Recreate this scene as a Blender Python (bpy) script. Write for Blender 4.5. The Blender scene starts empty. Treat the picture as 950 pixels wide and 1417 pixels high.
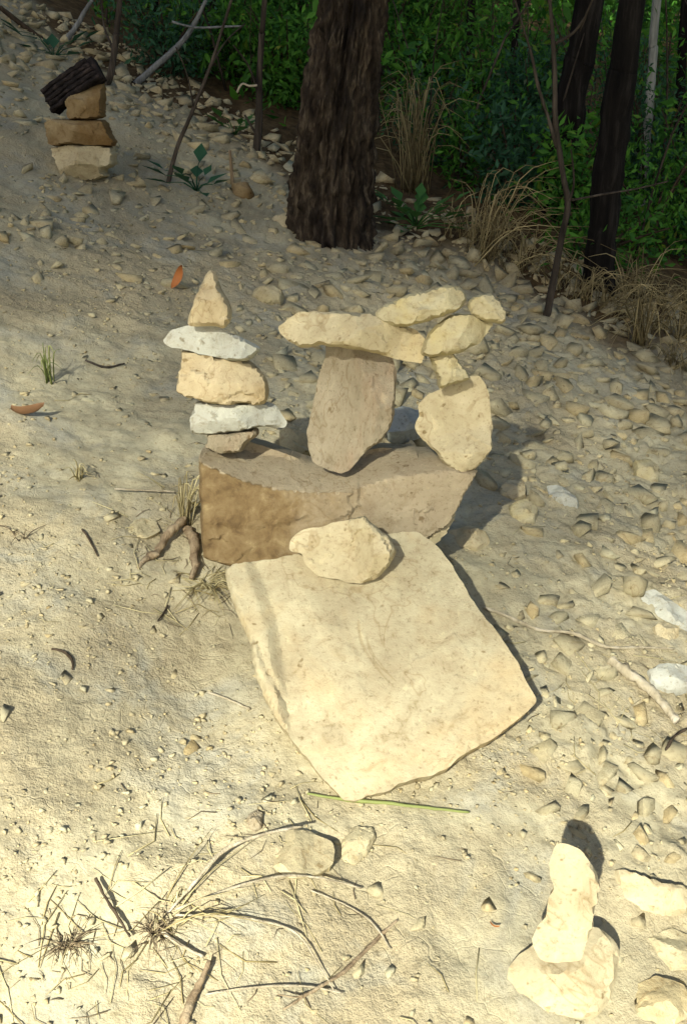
import bpy, bmesh, math
import numpy as np
from mathutils import Vector
from mathutils.geometry import delaunay_2d_cdt

scene = bpy.context.scene
COL = scene.collection

# ------------------------------------------------------------------ camera
F = 1421.0                      # focal length in pixels of the 950 x 1417 photograph
PITCH = math.radians(30)
CAM = np.array([0.0, 0.0, 1.5])
FWD = np.array([0, math.cos(PITCH), -math.sin(PITCH)])
UP = np.array([0, math.sin(PITCH), math.cos(PITCH)])
RT = np.array([1.0, 0, 0])
cam_data = bpy.data.cameras.new('camera')
cam = bpy.data.objects.new('camera', cam_data)
COL.objects.link(cam)
cam.location = CAM
cam.rotation_euler = (math.radians(90) - PITCH, 0, 0)
cam_data.sensor_fit = 'VERTICAL'
cam_data.angle_y = 2 * math.atan(708.5 / F)
cam_data.clip_start = 0.05
cam_data.clip_end = 1000
scene.camera = cam
scene.render.resolution_x = 686
scene.render.resolution_y = 1024

# ------------------------------------------------------------------ sky, sun, exposure
L = 0.28 * RT - 0.18 * UP + FWD          # the way the sunlight travels
L = L / np.linalg.norm(L)
elev = math.asin(-L[2])
world = bpy.data.worlds.new('World')
scene.world = world
world.use_nodes = True
wn = world.node_tree
sky = wn.nodes.new('ShaderNodeTexSky')
sky.sky_type = 'NISHITA'
sky.sun_disc = False
sky.dust_density = 3.0
sky.ozone_density = 0.6
sky.sun_elevation = elev
sky.sun_rotation = math.atan2(-L[0], -L[1])
bg = wn.nodes['Background']
bg.inputs['Strength'].default_value = 0.05
wn.links.new(sky.outputs[0], bg.inputs[0])
sun_data = bpy.data.lights.new('sun', 'SUN')
sun_data.energy = 5.0
sun_data.angle = math.radians(0.7)
sun_data.color = (1.0, 0.97, 0.85)
sun = bpy.data.objects.new('sun', sun_data)
COL.objects.link(sun)
sun.rotation_euler = Vector(L).to_track_quat('-Z', 'Y').to_euler()
sun.location = (-6, -12, 12)
scene.view_settings.view_transform = 'Standard'
scene.view_settings.look = 'None'
scene.view_settings.exposure = 1.55
scene.view_settings.gamma = 1.0
scene.cycles.max_bounces = 4
scene.cycles.diffuse_bounces = 2
scene.cycles.transmission_bounces = 3

# ------------------------------------------------------------------ noise
def _hash(ix, iy, iz, seed):
    h = (ix.astype(np.int64) * 374761393 + iy.astype(np.int64) * 668265263 +
         iz.astype(np.int64) * 2147483647 + seed * 144665)
    h = (h ^ (h >> 13)) * 1274126177
    h = h & 0x7fffffff
    h = (h ^ (h >> 16)) * 60493
    h = h & 0x7fffffff
    h = h ^ (h >> 11)
    return (h % 100003) / 100003.0

def vnoise(p, seed=0):
    i = np.floor(p).astype(np.int64)
    f = p - i
    f = f * f * f * (f * (f * 6 - 15) + 10)
    r = 0
    for dx in (0, 1):
        for dy in (0, 1):
            for dz in (0, 1):
                w = ((f[:, 0] if dx else 1 - f[:, 0]) * (f[:, 1] if dy else 1 - f[:, 1]) *
                     (f[:, 2] if dz else 1 - f[:, 2]))
                r = r + w * _hash(i[:, 0] + dx, i[:, 1] + dy, i[:, 2] + dz, seed)
    return r * 2 - 1

def fbm(p, octaves=4, seed=0, gain=0.5):
    a, s, r = 1.0, 1.0, 0
    for o in range(octaves):
        r = r + a * vnoise(p * s + 17.3 * o, seed + o)
        a *= gain
        s *= 2.03
    return r

def xyz(x, y, z=0.0):
    x = np.asarray(x, float)
    return np.stack([x, np.broadcast_to(y, x.shape), np.broadcast_to(z, x.shape)], 1)

def cells(x, y, size, seed):
    """per point: the random value of its voronoi cell and its offset from the cell centre"""
    u, v = x / size, y / size
    iu, iv = np.floor(u).astype(np.int64), np.floor(v).astype(np.int64)
    best = np.full(u.shape, 9.0)
    val, du_, dv_ = np.zeros(u.shape), np.zeros(u.shape), np.zeros(u.shape)
    z0 = np.zeros_like(iu)
    for a in (-1, 0, 1):
        for b in (-1, 0, 1):
            cx = iu + a + _hash(iu + a, iv + b, z0, seed)
            cy = iv + b + _hash(iu + a, iv + b, z0 + 1, seed)
            d = (u - cx) ** 2 + (v - cy) ** 2
            k = d < best
            best[k] = d[k]
            val[k] = _hash(iu + a, iv + b, z0 + 2, seed)[k]
            du_[k] = (u - cx)[k]
            dv_[k] = (v - cy)[k]
    return val, du_, dv_, best

def sstep(a, b, x):
    t = np.clip((x - a) / (b - a), 0, 1)
    return t * t * (3 - 2 * t)

# ------------------------------------------------------------------ the hillside
def hbase(x, y):
    x = np.asarray(x, float); y = np.asarray(y, float)
    z = -0.17 * 14 * np.tanh(x / 14)
    z = z + 0.30 * np.log1p(np.exp(-(x + 1.0) * 2.0)) * 0.5 * sstep(1.5, 6, y) * np.exp(-np.maximum(-x - 4, 0) / 6)
    z = z + 0.05 * 10 * np.tanh((y - 2) / 10) - 0.15 * np.log1p(np.exp((2.2 - np.maximum(y, -6)) * 3)) / 3
    z = z - 0.05 * np.exp(-(((x + 0.33) / 0.22) ** 2 + ((y - 1.95) / 0.35) ** 2))
    z = z - 0.25 * sstep(0.0, 1.6, x - 1.0 + 0.0 * y) * sstep(2.5, 5.5, y)
    return z

def edge(x, y):
    """signed distance-like value, positive inside the wood"""
    return (y - (5.35 - 1.05 * np.clip(x, -3, 1.2))) / 1.45

def hfull(x, y):
    z = hbase(x, y)
    p = xyz(x, y)
    near = np.exp(-np.maximum(np.hypot(x, y - 2) - 5, 0) / 6)
    z = z + 0.016 * fbm(p * 1.3, 3, 5)
    z = z + 0.012 * fbm(p * 6.0, 3, 8) * near
    rub = rubble(x, y)
    wx = x + 0.020 * fbm(p * 14, 2, 21)
    wy = y + 0.020 * fbm(p * 14, 2, 22)
    v, du, dv, _ = cells(wx, wy, 0.085, 3)
    z = z + near * (0.35 + 0.65 * rub) * (0.009 * (v - 0.5) + 0.011 * (du * (v - 0.3) + dv * (_hash(np.floor(v * 9999).astype(np.int64), np.zeros(v.shape, np.int64), np.zeros(v.shape, np.int64), 4) - 0.5)))
    v, du, dv, b = cells(wx, wy, 0.034, 6)
    z = z + near * (0.25 + 0.75 * rub) * (0.0095 * (v ** 2) - 0.004 * b)
    z = z + near * 0.0022 * fbm(p * 45, 2, 9)
    return z

def rubble(x, y):
    """how stony the ground is, 0..1"""
    n = fbm(xyz(x, y) * 1.6, 2, 31)
    right = sstep(0.30, 0.75, x - 0.10 * (y - 2) + 0.12 * n)
    back = sstep(2.75, 3.6, y + 0.55 * np.minimum(x, 0.4) + 0.35 * n)
    back = back * (1 - 0.62 * sstep(0.1, -0.9, x + 0.1 * n) * sstep(6.6, 5.6, y))
    r = np.maximum(right * sstep(1.25, 1.8, y), back)
    return np.clip(0.08 + r, 0, 1)

def ray(px, py):
    d = FWD + RT * ((px - 475.0) / F) + UP * ((708.5 - py) / F)
    return d

def atY(px, py, Y):
    d = ray(px, py)
    return CAM + d * (Y / d[1])

def on_plane(px, py, P, n):
    d = ray(px, py)
    return CAM + d * (np.dot(P - CAM, n) / np.dot(d, n))

def G(px, py):
    d = ray(px, py)
    t = np.linspace(0.8, 40, 8000)
    q = CAM[None] + d[None] * t[:, None]
    below = q[:, 2] < hbase(q[:, 0], q[:, 1])
    k = int(np.argmax(below)) if below.any() else 7999
    q0 = q[k]
    return np.array([q0[0], q0[1], float(hfull(q0[:1], q0[1:2])[0])])

def depth(P):
    return float(np.dot(P - CAM, FWD))

def project(P):
    r = P - CAM
    dz = r @ FWD
    return 475 + F * (r @ RT) / dz, 708.5 - F * (r @ UP) / dz, dz

# ------------------------------------------------------------------ materials
def new_mat(name):
    m = bpy.data.materials.new(name)
    m.use_nodes = True
    nt = m.node_tree
    return m, nt, nt.nodes['Principled BSDF']

def N(nt, t, **kw):
    n = nt.nodes.new(t)
    for k, v in kw.items():
        if k in n.inputs:
            n.inputs[k].default_value = v
        else:
            setattr(n, k, v)
    return n

def ramp(nt, fac, stops):
    r = nt.nodes.new('ShaderNodeValToRGB')
    e = r.color_ramp.elements
    while len(e) < len(stops):
        e.new(0.5)
    for el, (p, c) in zip(e, stops):
        el.position = p
        el.color = (*c, 1) if len(c) == 3 else c
    nt.links.new(fac, r.inputs[0])
    return r.outputs[0]

def mix(nt, fac, a, b, mode='MIX'):
    m = nt.nodes.new('ShaderNodeMix')
    m.data_type = 'RGBA'
    m.blend_type = mode
    for sock, val in ((m.inputs[0], fac), (m.inputs[6], a), (m.inputs[7], b)):
        if hasattr(val, 'is_output'):
            nt.links.new(val, sock)
        else:
            sock.default_value = val if not isinstance(val, tuple) else ((*val, 1) if len(val) == 3 else val)
    return m.outputs[2]

def coords(nt, offset=(0, 0, 0), scale=(1, 1, 1), kind='Object'):
    tc = nt.nodes.new('ShaderNodeTexCoord')
    mp = nt.nodes.new('ShaderNodeMapping')
    mp.inputs['Location'].default_value = offset
    mp.inputs['Scale'].default_value = scale
    nt.links.new(tc.outputs[kind], mp.inputs[0])
    return mp.outputs[0]

def noise_tex(nt, co, scale, detail=6, rough=0.6, dist=0.0):
    n = N(nt, 'ShaderNodeTexNoise', Scale=scale, Detail=detail, Roughness=rough, Distortion=dist)
    nt.links.new(co, n.inputs['Vector'])
    return n.outputs[0]

def rock_mat(name, base, light, stain, seed=0.0, stain_lo=0.55, stain_hi=0.72, bump=0.5, per_object=False, streak=(1, 1, 1)):
    m, nt, b = new_mat(name)
    co = coords(nt, (seed * 3.1, seed * 1.7, seed * 5.3), streak)
    if per_object:
        co = nt.nodes.new('ShaderNodeNewGeometry').outputs['Position']
    n1 = noise_tex(nt, co, 9.0, 5, 0.62, 0.4)
    n2 = noise_tex(nt, co, 3.2, 4, 0.6, 0.6)
    n3 = noise_tex(nt, co, 95.0, 3, 0.75)
    c = mix(nt, ramp(nt, n1, [(0.33, (0, 0, 0)), (0.68, (1, 1, 1))]), base, light)
    c = mix(nt, ramp(nt, n2, [(stain_lo, (0, 0, 0)), (stain_hi, (1, 1, 1))]), c, stain)
    c = mix(nt, ramp(nt, n3, [(0.30, (0.62, 0.60, 0.56)), (0.47, (1, 1, 1)), (0.75, (1.12, 1.1, 1.06))]), (1, 1, 1), c, 'MIX') if False else \
        mix(nt, 1.0, c, ramp(nt, n3, [(0.28, (0.66, 0.63, 0.58)), (0.45, (1, 1, 1)), (0.8, (1, 1, 1))]), 'MULTIPLY')
    pv = noise_tex(nt, co, 38.0, 2, 0.5)
    c = mix(nt, 1.0, c, ramp(nt, pv, [(0.25, (0.55, 0.49, 0.40)), (0.31, (1, 1, 1))]), 'MULTIPLY')
    c = mix(nt, 1.0, c, ramp(nt, n2, [(0.405, (1, 1, 1)), (0.412, (0.76, 0.70, 0.62)), (0.420, (1, 1, 1)), (0.60, (1, 1, 1))]), 'MULTIPLY')
    n5 = noise_tex(nt, co, 22.0, 4, 0.7, 0.8)
    c = mix(nt, 1.0, c, ramp(nt, n5, [(0.30, (0.72, 0.67, 0.58)), (0.43, (0.96, 0.94, 0.91)), (0.60, (1.02, 1.02, 1.0)), (0.70, (1.22, 1.21, 1.14))]), 'MULTIPLY')
    if per_object:
        oi2 = nt.nodes.new('ShaderNodeNewGeometry')
        c = mix(nt, 1.0, c, ramp(nt, oi2.outputs['Random Per Island'], [(0, (0.84, 0.80, 0.74)), (0.25, (0.97, 0.95, 0.9)), (0.55, (1.05, 1.03, 0.98)), (0.72, (1.0, 1.05, 1.08)), (0.86, (1.1, 1.0, 0.84)), (1, (1.18, 1.16, 1.1))]), 'MULTIPLY')
    nt.links.new(c, b.inputs['Base Color'])
    b.inputs['Roughness'].default_value = 0.92
    b.inputs['Specular IOR Level'].default_value = 0.2
    # relief: grain, pits, broken bedding
    add = N(nt, 'ShaderNodeMath', operation='MULTIPLY_ADD')
    nt.links.new(n3, add.inputs[0]); add.inputs[1].default_value = 0.30
    lay = noise_tex(nt, coords(nt, (seed, seed, seed), (9, 9, 55)), 1.0, 3, 0.7, 0.3)
    hlf = N(nt, 'ShaderNodeMath', operation='MULTIPLY')
    nt.links.new(lay, hlf.inputs[0]); hlf.inputs[1].default_value = 0.35
    nt.links.new(hlf.outputs[0], add.inputs[2])
    bp = N(nt, 'ShaderNodeBump', Strength=bump, Distance=0.012)
    nt.links.new(add.outputs[0], bp.inputs['Height'])
    nt.links.new(bp.outputs[0], b.inputs['Normal'])
    return m

M = {}
M['sand'] = rock_mat('pale_sandstone', (0.40, 0.34, 0.205), (0.50, 0.44, 0.285), (0.46, 0.355, 0.16), 1.0, 0.56, 0.75)
M['sand2'] = rock_mat('yellow_sandstone', (0.375, 0.33, 0.195), (0.465, 0.42, 0.27), (0.45, 0.37, 0.16), 4.0, 0.55, 0.72)
M['tan'] = rock_mat('tan_sandstone', (0.39, 0.318, 0.19), (0.47, 0.40, 0.255), (0.41, 0.31, 0.155), 7.0, 0.5, 0.7)
M['white'] = rock_mat('whitish_siltstone', (0.35, 0.355, 0.30), (0.45, 0.455, 0.39), (0.38, 0.345, 0.235), 2.0, 0.52, 0.72)
M['grey'] = rock_mat('grey_buff_sandstone', (0.255, 0.217, 0.145), (0.36, 0.315, 0.222), (0.315, 0.232, 0.15), 3.0, 0.5, 0.72, 0.9, streak=(1.6, 1.6, 0.55))
M['slab'] = rock_mat('slab_sandstone', (0.365, 0.312, 0.195), (0.475, 0.425, 0.275), (0.44, 0.345, 0.19), 5.5, 0.50, 0.70, 0.55)
M['blue'] = rock_mat('bluish_shale', (0.25, 0.27, 0.25), (0.34, 0.36, 0.33), (0.30, 0.29, 0.23), 6.0)
M['ochre'] = rock_mat('ochre_sandstone', (0.21, 0.155, 0.078), (0.32, 0.255, 0.145), (0.17, 0.105, 0.04), 8.0, 0.45, 0.65)
M['rubble'] = rock_mat('rubble_stone', (0.335, 0.298, 0.19), (0.47, 0.43, 0.285), (0.40, 0.335, 0.185), 9.0, 0.55, 0.7, 0.8, per_object=True)

def boulder_mat():
    """brown oxide skin over the left end, bare grey-buff stone to the right and on top"""
    m = rock_mat('brown_skinned_boulder', (0.29, 0.24, 0.155), (0.37, 0.315, 0.21), (0.26, 0.21, 0.14), 11.0, 0.5, 0.7, 0.6)
    nt = m.node_tree
    b = nt.nodes['Principled BSDF']
    old = b.inputs['Base Color'].links[0].from_socket
    co = coords(nt)
    sep = nt.nodes.new('ShaderNodeSeparateXYZ')
    nt.links.new(co, sep.inputs[0])
    n = noise_tex(nt, co, 11, 8, 0.72, 0.8)
    n2 = noise_tex(nt, co, 26, 5, 0.65, 0.3)
    # skin lies on the front (low v) and the left
    at = nt.nodes.new('ShaderNodeAttribute'); at.attribute_name = 'skin'
    s1 = N(nt, 'ShaderNodeMath', operation='MULTIPLY_ADD')
    nt.links.new(n, s1.inputs[0]); s1.inputs[1].default_value = 0.7
    nt.links.new(at.outputs['Fac'], s1.inputs[2])
    f = ramp(nt, s1.outputs[0], [(0.62, (0, 0, 0)), (0.98, (1, 1, 1))])
    brown = ramp(nt, n2, [(0.30, (0.095, 0.060, 0.027)), (0.46, (0.165, 0.112, 0.050)), (0.62, (0.215, 0.155, 0.075)), (0.74, (0.33, 0.26, 0.13))])
    c = mix(nt, f, old, brown)
    nt.links.new(c, b.inputs['Base Color'])
    return m
M['boulder'] = boulder_mat()

def ground_mat():
    m, nt, b = new_mat('dusty_soil')
    co = coords(nt)
    big = noise_tex(nt, co, 1.6, 5, 0.6, 0.5)
    mid = noise_tex(nt, co, 11, 5, 0.65, 0.4)
    fine = noise_tex(nt, co, 90, 3, 0.7)
    c = mix(nt, ramp(nt, mid, [(0.32, (0, 0, 0)), (0.68, (1, 1, 1))]), (0.325, 0.285, 0.178), (0.465, 0.425, 0.278))
    c = mix(nt, ramp(nt, big, [(0.40, (0, 0, 0)), (0.62, (1, 1, 1))]), c, (0.345, 0.293, 0.18))
    c = mix(nt, ramp(nt, noise_tex(nt, co, 3.3, 4, 0.65, 0.8), [(0.50, (0, 0, 0)), (0.68, (1, 1, 1))]), c, (0.33, 0.315, 0.235))
    c = mix(nt, 1.0, c, ramp(nt, fine, [(0.25, (0.62, 0.6, 0.55)), (0.48, (1, 1, 1)), (0.72, (1.0, 1.0, 1.0))]), 'MULTIPLY')
    # leaf litter and humus under the trees
    at = nt.nodes.new('ShaderNodeAttribute'); at.attribute_name = 'litter'
    lit = ramp(nt, mid, [(0.3, (0.035, 0.024, 0.012)), (0.5, (0.085, 0.056, 0.026)), (0.7, (0.14, 0.10, 0.05))])
    s = N(nt, 'ShaderNodeMath', operation='MULTIPLY_ADD')
    nt.links.new(mid, s.inputs[0]); s.inputs[1].default_value = 0.6
    nt.links.new(at.outputs['Fac'], s.inputs[2])
    f = ramp(nt, s.outputs[0], [(0.55, (0, 0, 0)), (0.95, (1, 1, 1))])
    c = mix(nt, f, c, lit)
    nt.links.new(c, b.inputs['Base Color'])
    b.inputs['Roughness'].default_value = 0.95
    b.inputs['Specular IOR Level'].default_value = 0.1
    rel = noise_tex(nt, co, 60, 3, 0.75)
    h = N(nt, 'ShaderNodeMath', operation='MULTIPLY')
    nt.links.new(rel, h.inputs[0]); h.inputs[1].default_value = 1.5
    # drying cracks: warped cell edges, only here and there
    wv = N(nt, 'ShaderNodeTexNoise', Scale=16.0, Detail=2.0)
    nt.links.new(co, wv.inputs['Vector'])
    wm = N(nt, 'ShaderNodeVectorMath', operation='MULTIPLY_ADD')
    nt.links.new(wv.outputs[1], wm.inputs[0]); wm.inputs[1].default_value = (0.09, 0.09, 0.0)
    nt.links.new(co, wm.inputs[2])
    vc = N(nt, 'ShaderNodeTexVoronoi', Scale=15.0)
    vc.feature = 'DISTANCE_TO_EDGE'
    nt.links.new(wm.outputs[0], vc.inputs['Vector'])
    ck = ramp(nt, vc.outputs['Distance'], [(0.0, (0, 0, 0)), (0.035, (1, 1, 1))])
    where = ramp(nt, noise_tex(nt, co, 5.0, 2, 0.6), [(0.52, (1, 1, 1)), (0.62, (0, 0, 0))])
    ckm = N(nt, 'ShaderNodeMath', operation='MAXIMUM')
    nt.links.new(ck, ckm.inputs[0]); nt.links.new(where, ckm.inputs[1])
    h3 = N(nt, 'ShaderNodeMath', operation='MULTIPLY_ADD')
    nt.links.new(ckm.outputs[0], h3.inputs[0]); h3.inputs[1].default_value = 0.45
    nt.links.new(h.outputs[0], h3.inputs[2])
    bp = N(nt, 'ShaderNodeBump', Strength=0.55, Distance=0.012)
    nt.links.new(ramp(nt, big, [(0.35, (0.15, 0.15, 0.15)), (0.6, (0.55, 0.55, 0.55))]), bp.inputs['Strength'])
    nt.links.new(h3.outputs[0], bp.inputs['Height'])
    nt.links.new(bp.outputs[0], b.inputs['Normal'])
    return m
M['ground'] = ground_mat()

def bark_mat(name, a, bcol, c3, scale=(1, 1, 0.12), char=False):
    m, nt, b = new_mat(name)
    co = coords(nt, (1, 2, 3), scale)
    n = noise_tex(nt, co, 26, 8, 0.65, 0.3)
    n2 = noise_tex(nt, co, 5, 4, 0.6, 0.3)
    c = ramp(nt, n, [(0.3, a), (0.52, bcol), (0.72, c3)])
    if char:
        c = mix(nt, ramp(nt, n2, [(0.48, (0, 0, 0)), (0.66, (1, 1, 1))]), c, (0.012, 0.010, 0.009))
    nt.links.new(c, b.inputs['Base Color'])
    b.inputs['Roughness'].default_value = 0.95
    b.inputs['Specular IOR Level'].default_value = 0.1
    bp = N(nt, 'ShaderNodeBump', Strength=0.9, Distance=0.02)
    nt.links.new(n, bp.inputs['Height'])
    nt.links.new(bp.outputs[0], b.inputs['Normal'])
    return m
M['bark'] = bark_mat('rough_ironbark', (0.008, 0.006, 0.005), (0.048, 0.037, 0.026), (0.16, 0.13, 0.09), (1, 1, 0.34), char=True)
M['darkbark'] = bark_mat('charred_bark', (0.003, 0.003, 0.003), (0.009, 0.008, 0.007), (0.03, 0.027, 0.024))
M['palebark'] = bark_mat('pale_gum_bark', (0.12, 0.13, 0.12), (0.28, 0.29, 0.26), (0.40, 0.40, 0.36))
M['twig'] = bark_mat('grey_twig', (0.02, 0.017, 0.014), (0.055, 0.046, 0.036), (0.12, 0.10, 0.08))
M['root'] = bark_mat('brown_root', (0.15, 0.105, 0.062), (0.27, 0.205, 0.125), (0.40, 0.33, 0.215))
M['stick'] = bark_mat('bleached_stick', (0.24, 0.20, 0.13), (0.40, 0.35, 0.24), (0.54, 0.49, 0.38))
M['darktwig'] = bark_mat('dark_twig', (0.025, 0.018, 0.012), (0.06, 0.045, 0.03), (0.12, 0.09, 0.06))
M['greywood'] = bark_mat('weathered_wood', (0.08, 0.085, 0.085), (0.17, 0.18, 0.175), (0.30, 0.31, 0.30))
M['char'] = bark_mat('charred_wood', (0.008, 0.007, 0.007), (0.022, 0.018, 0.017), (0.055, 0.042, 0.038), (1, 1, 1))

def leaf_mat(name, a, b_, trans=0.25):
    m, nt, b = new_mat(name)
    g = nt.nodes.new('ShaderNodeNewGeometry')
    c = ramp(nt, g.outputs['Random Per Island'], [(0.0, a), (0.86, b_), (0.93, tuple(q * 1.2 for q in b_)), (1.0, (b_[0] * 1.8, b_[1] * 0.8, b_[2]) if b_[1] > 1.3 * b_[0] else tuple(q * 0.7 for q in b_))])
    nt.links.new(c, b.inputs['Base Color'])
    b.inputs['Roughness'].default_value = 0.6
    b.inputs['Specular IOR Level'].default_value = 0.25
    t = nt.nodes.new('ShaderNodeBsdfTranslucent')
    nt.links.new(c, t.inputs['Color'])
    mx = nt.nodes.new('ShaderNodeMixShader')
    mx.inputs[0].default_value = trans
    out = nt.nodes['Material Output']
    nt.links.new(b.outputs[0], mx.inputs[1]); nt.links.new(t.outputs[0], mx.inputs[2])
    nt.links.new(mx.outputs[0], out.inputs['Surface'])
    return m
M['leaf'] = leaf_mat('forest_leaf', (0.014, 0.078, 0.009), (0.072, 0.215, 0.020))
M['leaf2'] = leaf_mat('bluish_leaf', (0.015, 0.060, 0.025), (0.040, 0.120, 0.055))
M['weed'] = leaf_mat('weed_leaf', (0.03, 0.10, 0.02), (0.07, 0.19, 0.04))
M['straw'] = leaf_mat('dry_straw', (0.30, 0.24, 0.10), (0.52, 0.46, 0.25), 0.15)
M['drygrass'] = leaf_mat('brown_dry_grass', (0.11, 0.085, 0.036), (0.40, 0.33, 0.16), 0.15)
M['greengrass'] = leaf_mat('green_grass', (0.14, 0.19, 0.05), (0.30, 0.33, 0.11), 0.2)
M['rootlet'] = leaf_mat('dark_rootlet', (0.05, 0.036, 0.02), (0.22, 0.17, 0.10), 0.0)
M['orange'] = leaf_mat('orange_leaf', (0.38, 0.13, 0.04), (0.45, 0.17, 0.05), 0.2)
M['brownleaf'] = leaf_mat('brown_leaf', (0.20, 0.10, 0.05), (0.28, 0.16, 0.08), 0.2)

# ------------------------------------------------------------------ mesh helpers
def mesh_np(name, verts, faces, mat, smooth=False):
    """verts (n,3); faces a list of (k,m) integer arrays"""
    if not isinstance(faces, (list, tuple)):
        faces = [faces]
    me = bpy.data.meshes.new(name)
    verts = np.asarray(verts, np.float32)
    me.vertices.add(len(verts))
    me.vertices.foreach_set('co', verts.ravel())
    nl = sum(f.size for f in faces)
    npoly = sum(len(f) for f in faces)
    me.loops.add(nl)
    me.loops.foreach_set('vertex_index', np.concatenate([f.ravel() for f in faces]).astype(np.int32))
    me.polygons.add(npoly)
    starts, o = [], 0
    for f in faces:
        starts.append(o + np.arange(len(f)) * f.shape[1]); o += f.size
    me.polygons.foreach_set('loop_start', np.concatenate(starts).astype(np.int32))
    if smooth:
        me.polygons.foreach_set('use_smooth', np.ones(npoly, bool))
    me.update(calc_edges=True)
    me.validate()
    me.materials.append(mat)
    return me

def link(name, me, loc=(0, 0, 0), parent=None):
    o = bpy.data.objects.new(name, me)
    COL.objects.link(o)
    o.location = loc
    if parent is not None:
        o.parent = parent
    return o

def tag(o, label, cat, group=None):
    o['label'] = label
    o['category'] = cat
    if group:
        o['group'] = group
    return o

def empty(name, loc):
    return link(name, None, loc)

class Buf:
    """collects pieces of one mesh"""
    def __init__(s):
        s.v, s.f3, s.f4, s.n = [], [], [], 0
    def add(s, v, f):
        (s.f3 if f.shape[1] == 3 else s.f4).append(f + s.n)
        s.v.append(v); s.n += len(v)
    def tube(s, pts, rad, seg=6, bump=0.0, seed=0, fine=1):
        pts = np.asarray(pts, float); rad = np.asarray(rad, float)
        if fine > 1:                                # smooth resampling
            k = len(pts)
            t = np.linspace(0, k - 1, (k - 1) * fine + 1)
            i = np.minimum(t.astype(int), k - 2); u = (t - i)[:, None]
            p0 = pts[np.maximum(i - 1, 0)]; p1 = pts[i]; p2 = pts[i + 1]; p3 = pts[np.minimum(i + 2, k - 1)]
            rad = np.interp(t, np.arange(k), rad)
            pts = 0.5 * (2 * p1 + (p2 - p0) * u + (2 * p0 - 5 * p1 + 4 * p2 - p3) * u ** 2 + (3 * p1 - p0 - 3 * p2 + p3) * u ** 3)
        k = len(pts)
        tg = np.gradient(pts, axis=0)
        tg /= np.linalg.norm(tg, axis=1)[:, None] + 1e-9
        ref = np.array([0.31, 0.9, 0.2]) if abs(tg[0][2]) > 0.5 else np.array([0.1, 0.2, 1.0])
        a = np.cross(tg, ref); a /= np.linalg.norm(a, axis=1)[:, None] + 1e-9
        b = np.cross(tg, a)
        th = np.arange(seg) * 2 * math.pi / seg
        ring = a[:, None, :] * np.cos(th)[None, :, None] + b[:, None, :] * np.sin(th)[None, :, None]
        v = pts[:, None, :] + ring * rad[:, None, None]
        if bump:
            d = fbm((v.reshape(-1, 3)) * (1.2 / max(rad.max(), 1e-4)), 3, seed).reshape(k, seg)
            v = v + ring * (bump * rad[:, None] * d)[:, :, None]
        v = v.reshape(-1, 3)
        i = np.arange(k - 1)[:, None] * seg; j = np.arange(seg)[None, :]; j2 = (j + 1) % seg
        f = np.stack([i + j, i + j2, i + seg + j2, i + seg + j], 2).reshape(-1, 4)
        s.add(v, f)
        n0 = np.vstack([pts[:1], pts[-1:]])
        base = s.n - k * seg
        s.v.append(n0)
        c0, c1 = s.n, s.n + 1
        s.n += 2
        jj = np.arange(seg); jn = (jj + 1) % seg
        s.f3.append(np.stack([np.full(seg, c0), base + jn, base + jj], 1))
        e = base + (k - 1) * seg
        s.f3.append(np.stack([np.full(seg, c1), e + jj, e + jn], 1))
    def leaves(s, p, size, rng, aspect=0.38, up=None, axis=None):
        n = len(p)
        size = np.broadcast_to(size, (n,))
        d = rng.normal(size=(n, 3)) if axis is None else axis
        d = d / (np.linalg.norm(d, axis=1)[:, None] + 1e-9)
        r = rng.normal(size=(n, 3)) if up is None else up
        w = np.cross(d, r); w /= np.linalg.norm(w, axis=1)[:, None] + 1e-9
        nn = np.cross(w, d)
        sz = size[:, None]
        v = np.stack([p - d * sz * 0.5, p + w * sz * aspect * 0.5 - d * sz * 0.08 + nn * sz * 0.06,
                      p + d * sz * 0.5 - nn * sz * 0.05, p - w * sz * aspect * 0.5 - d * sz * 0.08 + nn * sz * 0.06], 1).reshape(-1, 3)
        i = np.arange(n)[:, None] * 4
        s.add(v, np.concatenate([i + np.array([[0, 1, 2]]), i + np.array([[0, 2, 3]])]))
    def mesh(s, name, mat, smooth=True, origin=(0, 0, 0)):
        v = np.vstack(s.v) - np.asarray(origin)
        fs = [np.vstack(x) for x in (s.f3, s.f4) if x]
        return mesh_np(name, v, fs, mat, smooth)

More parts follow.
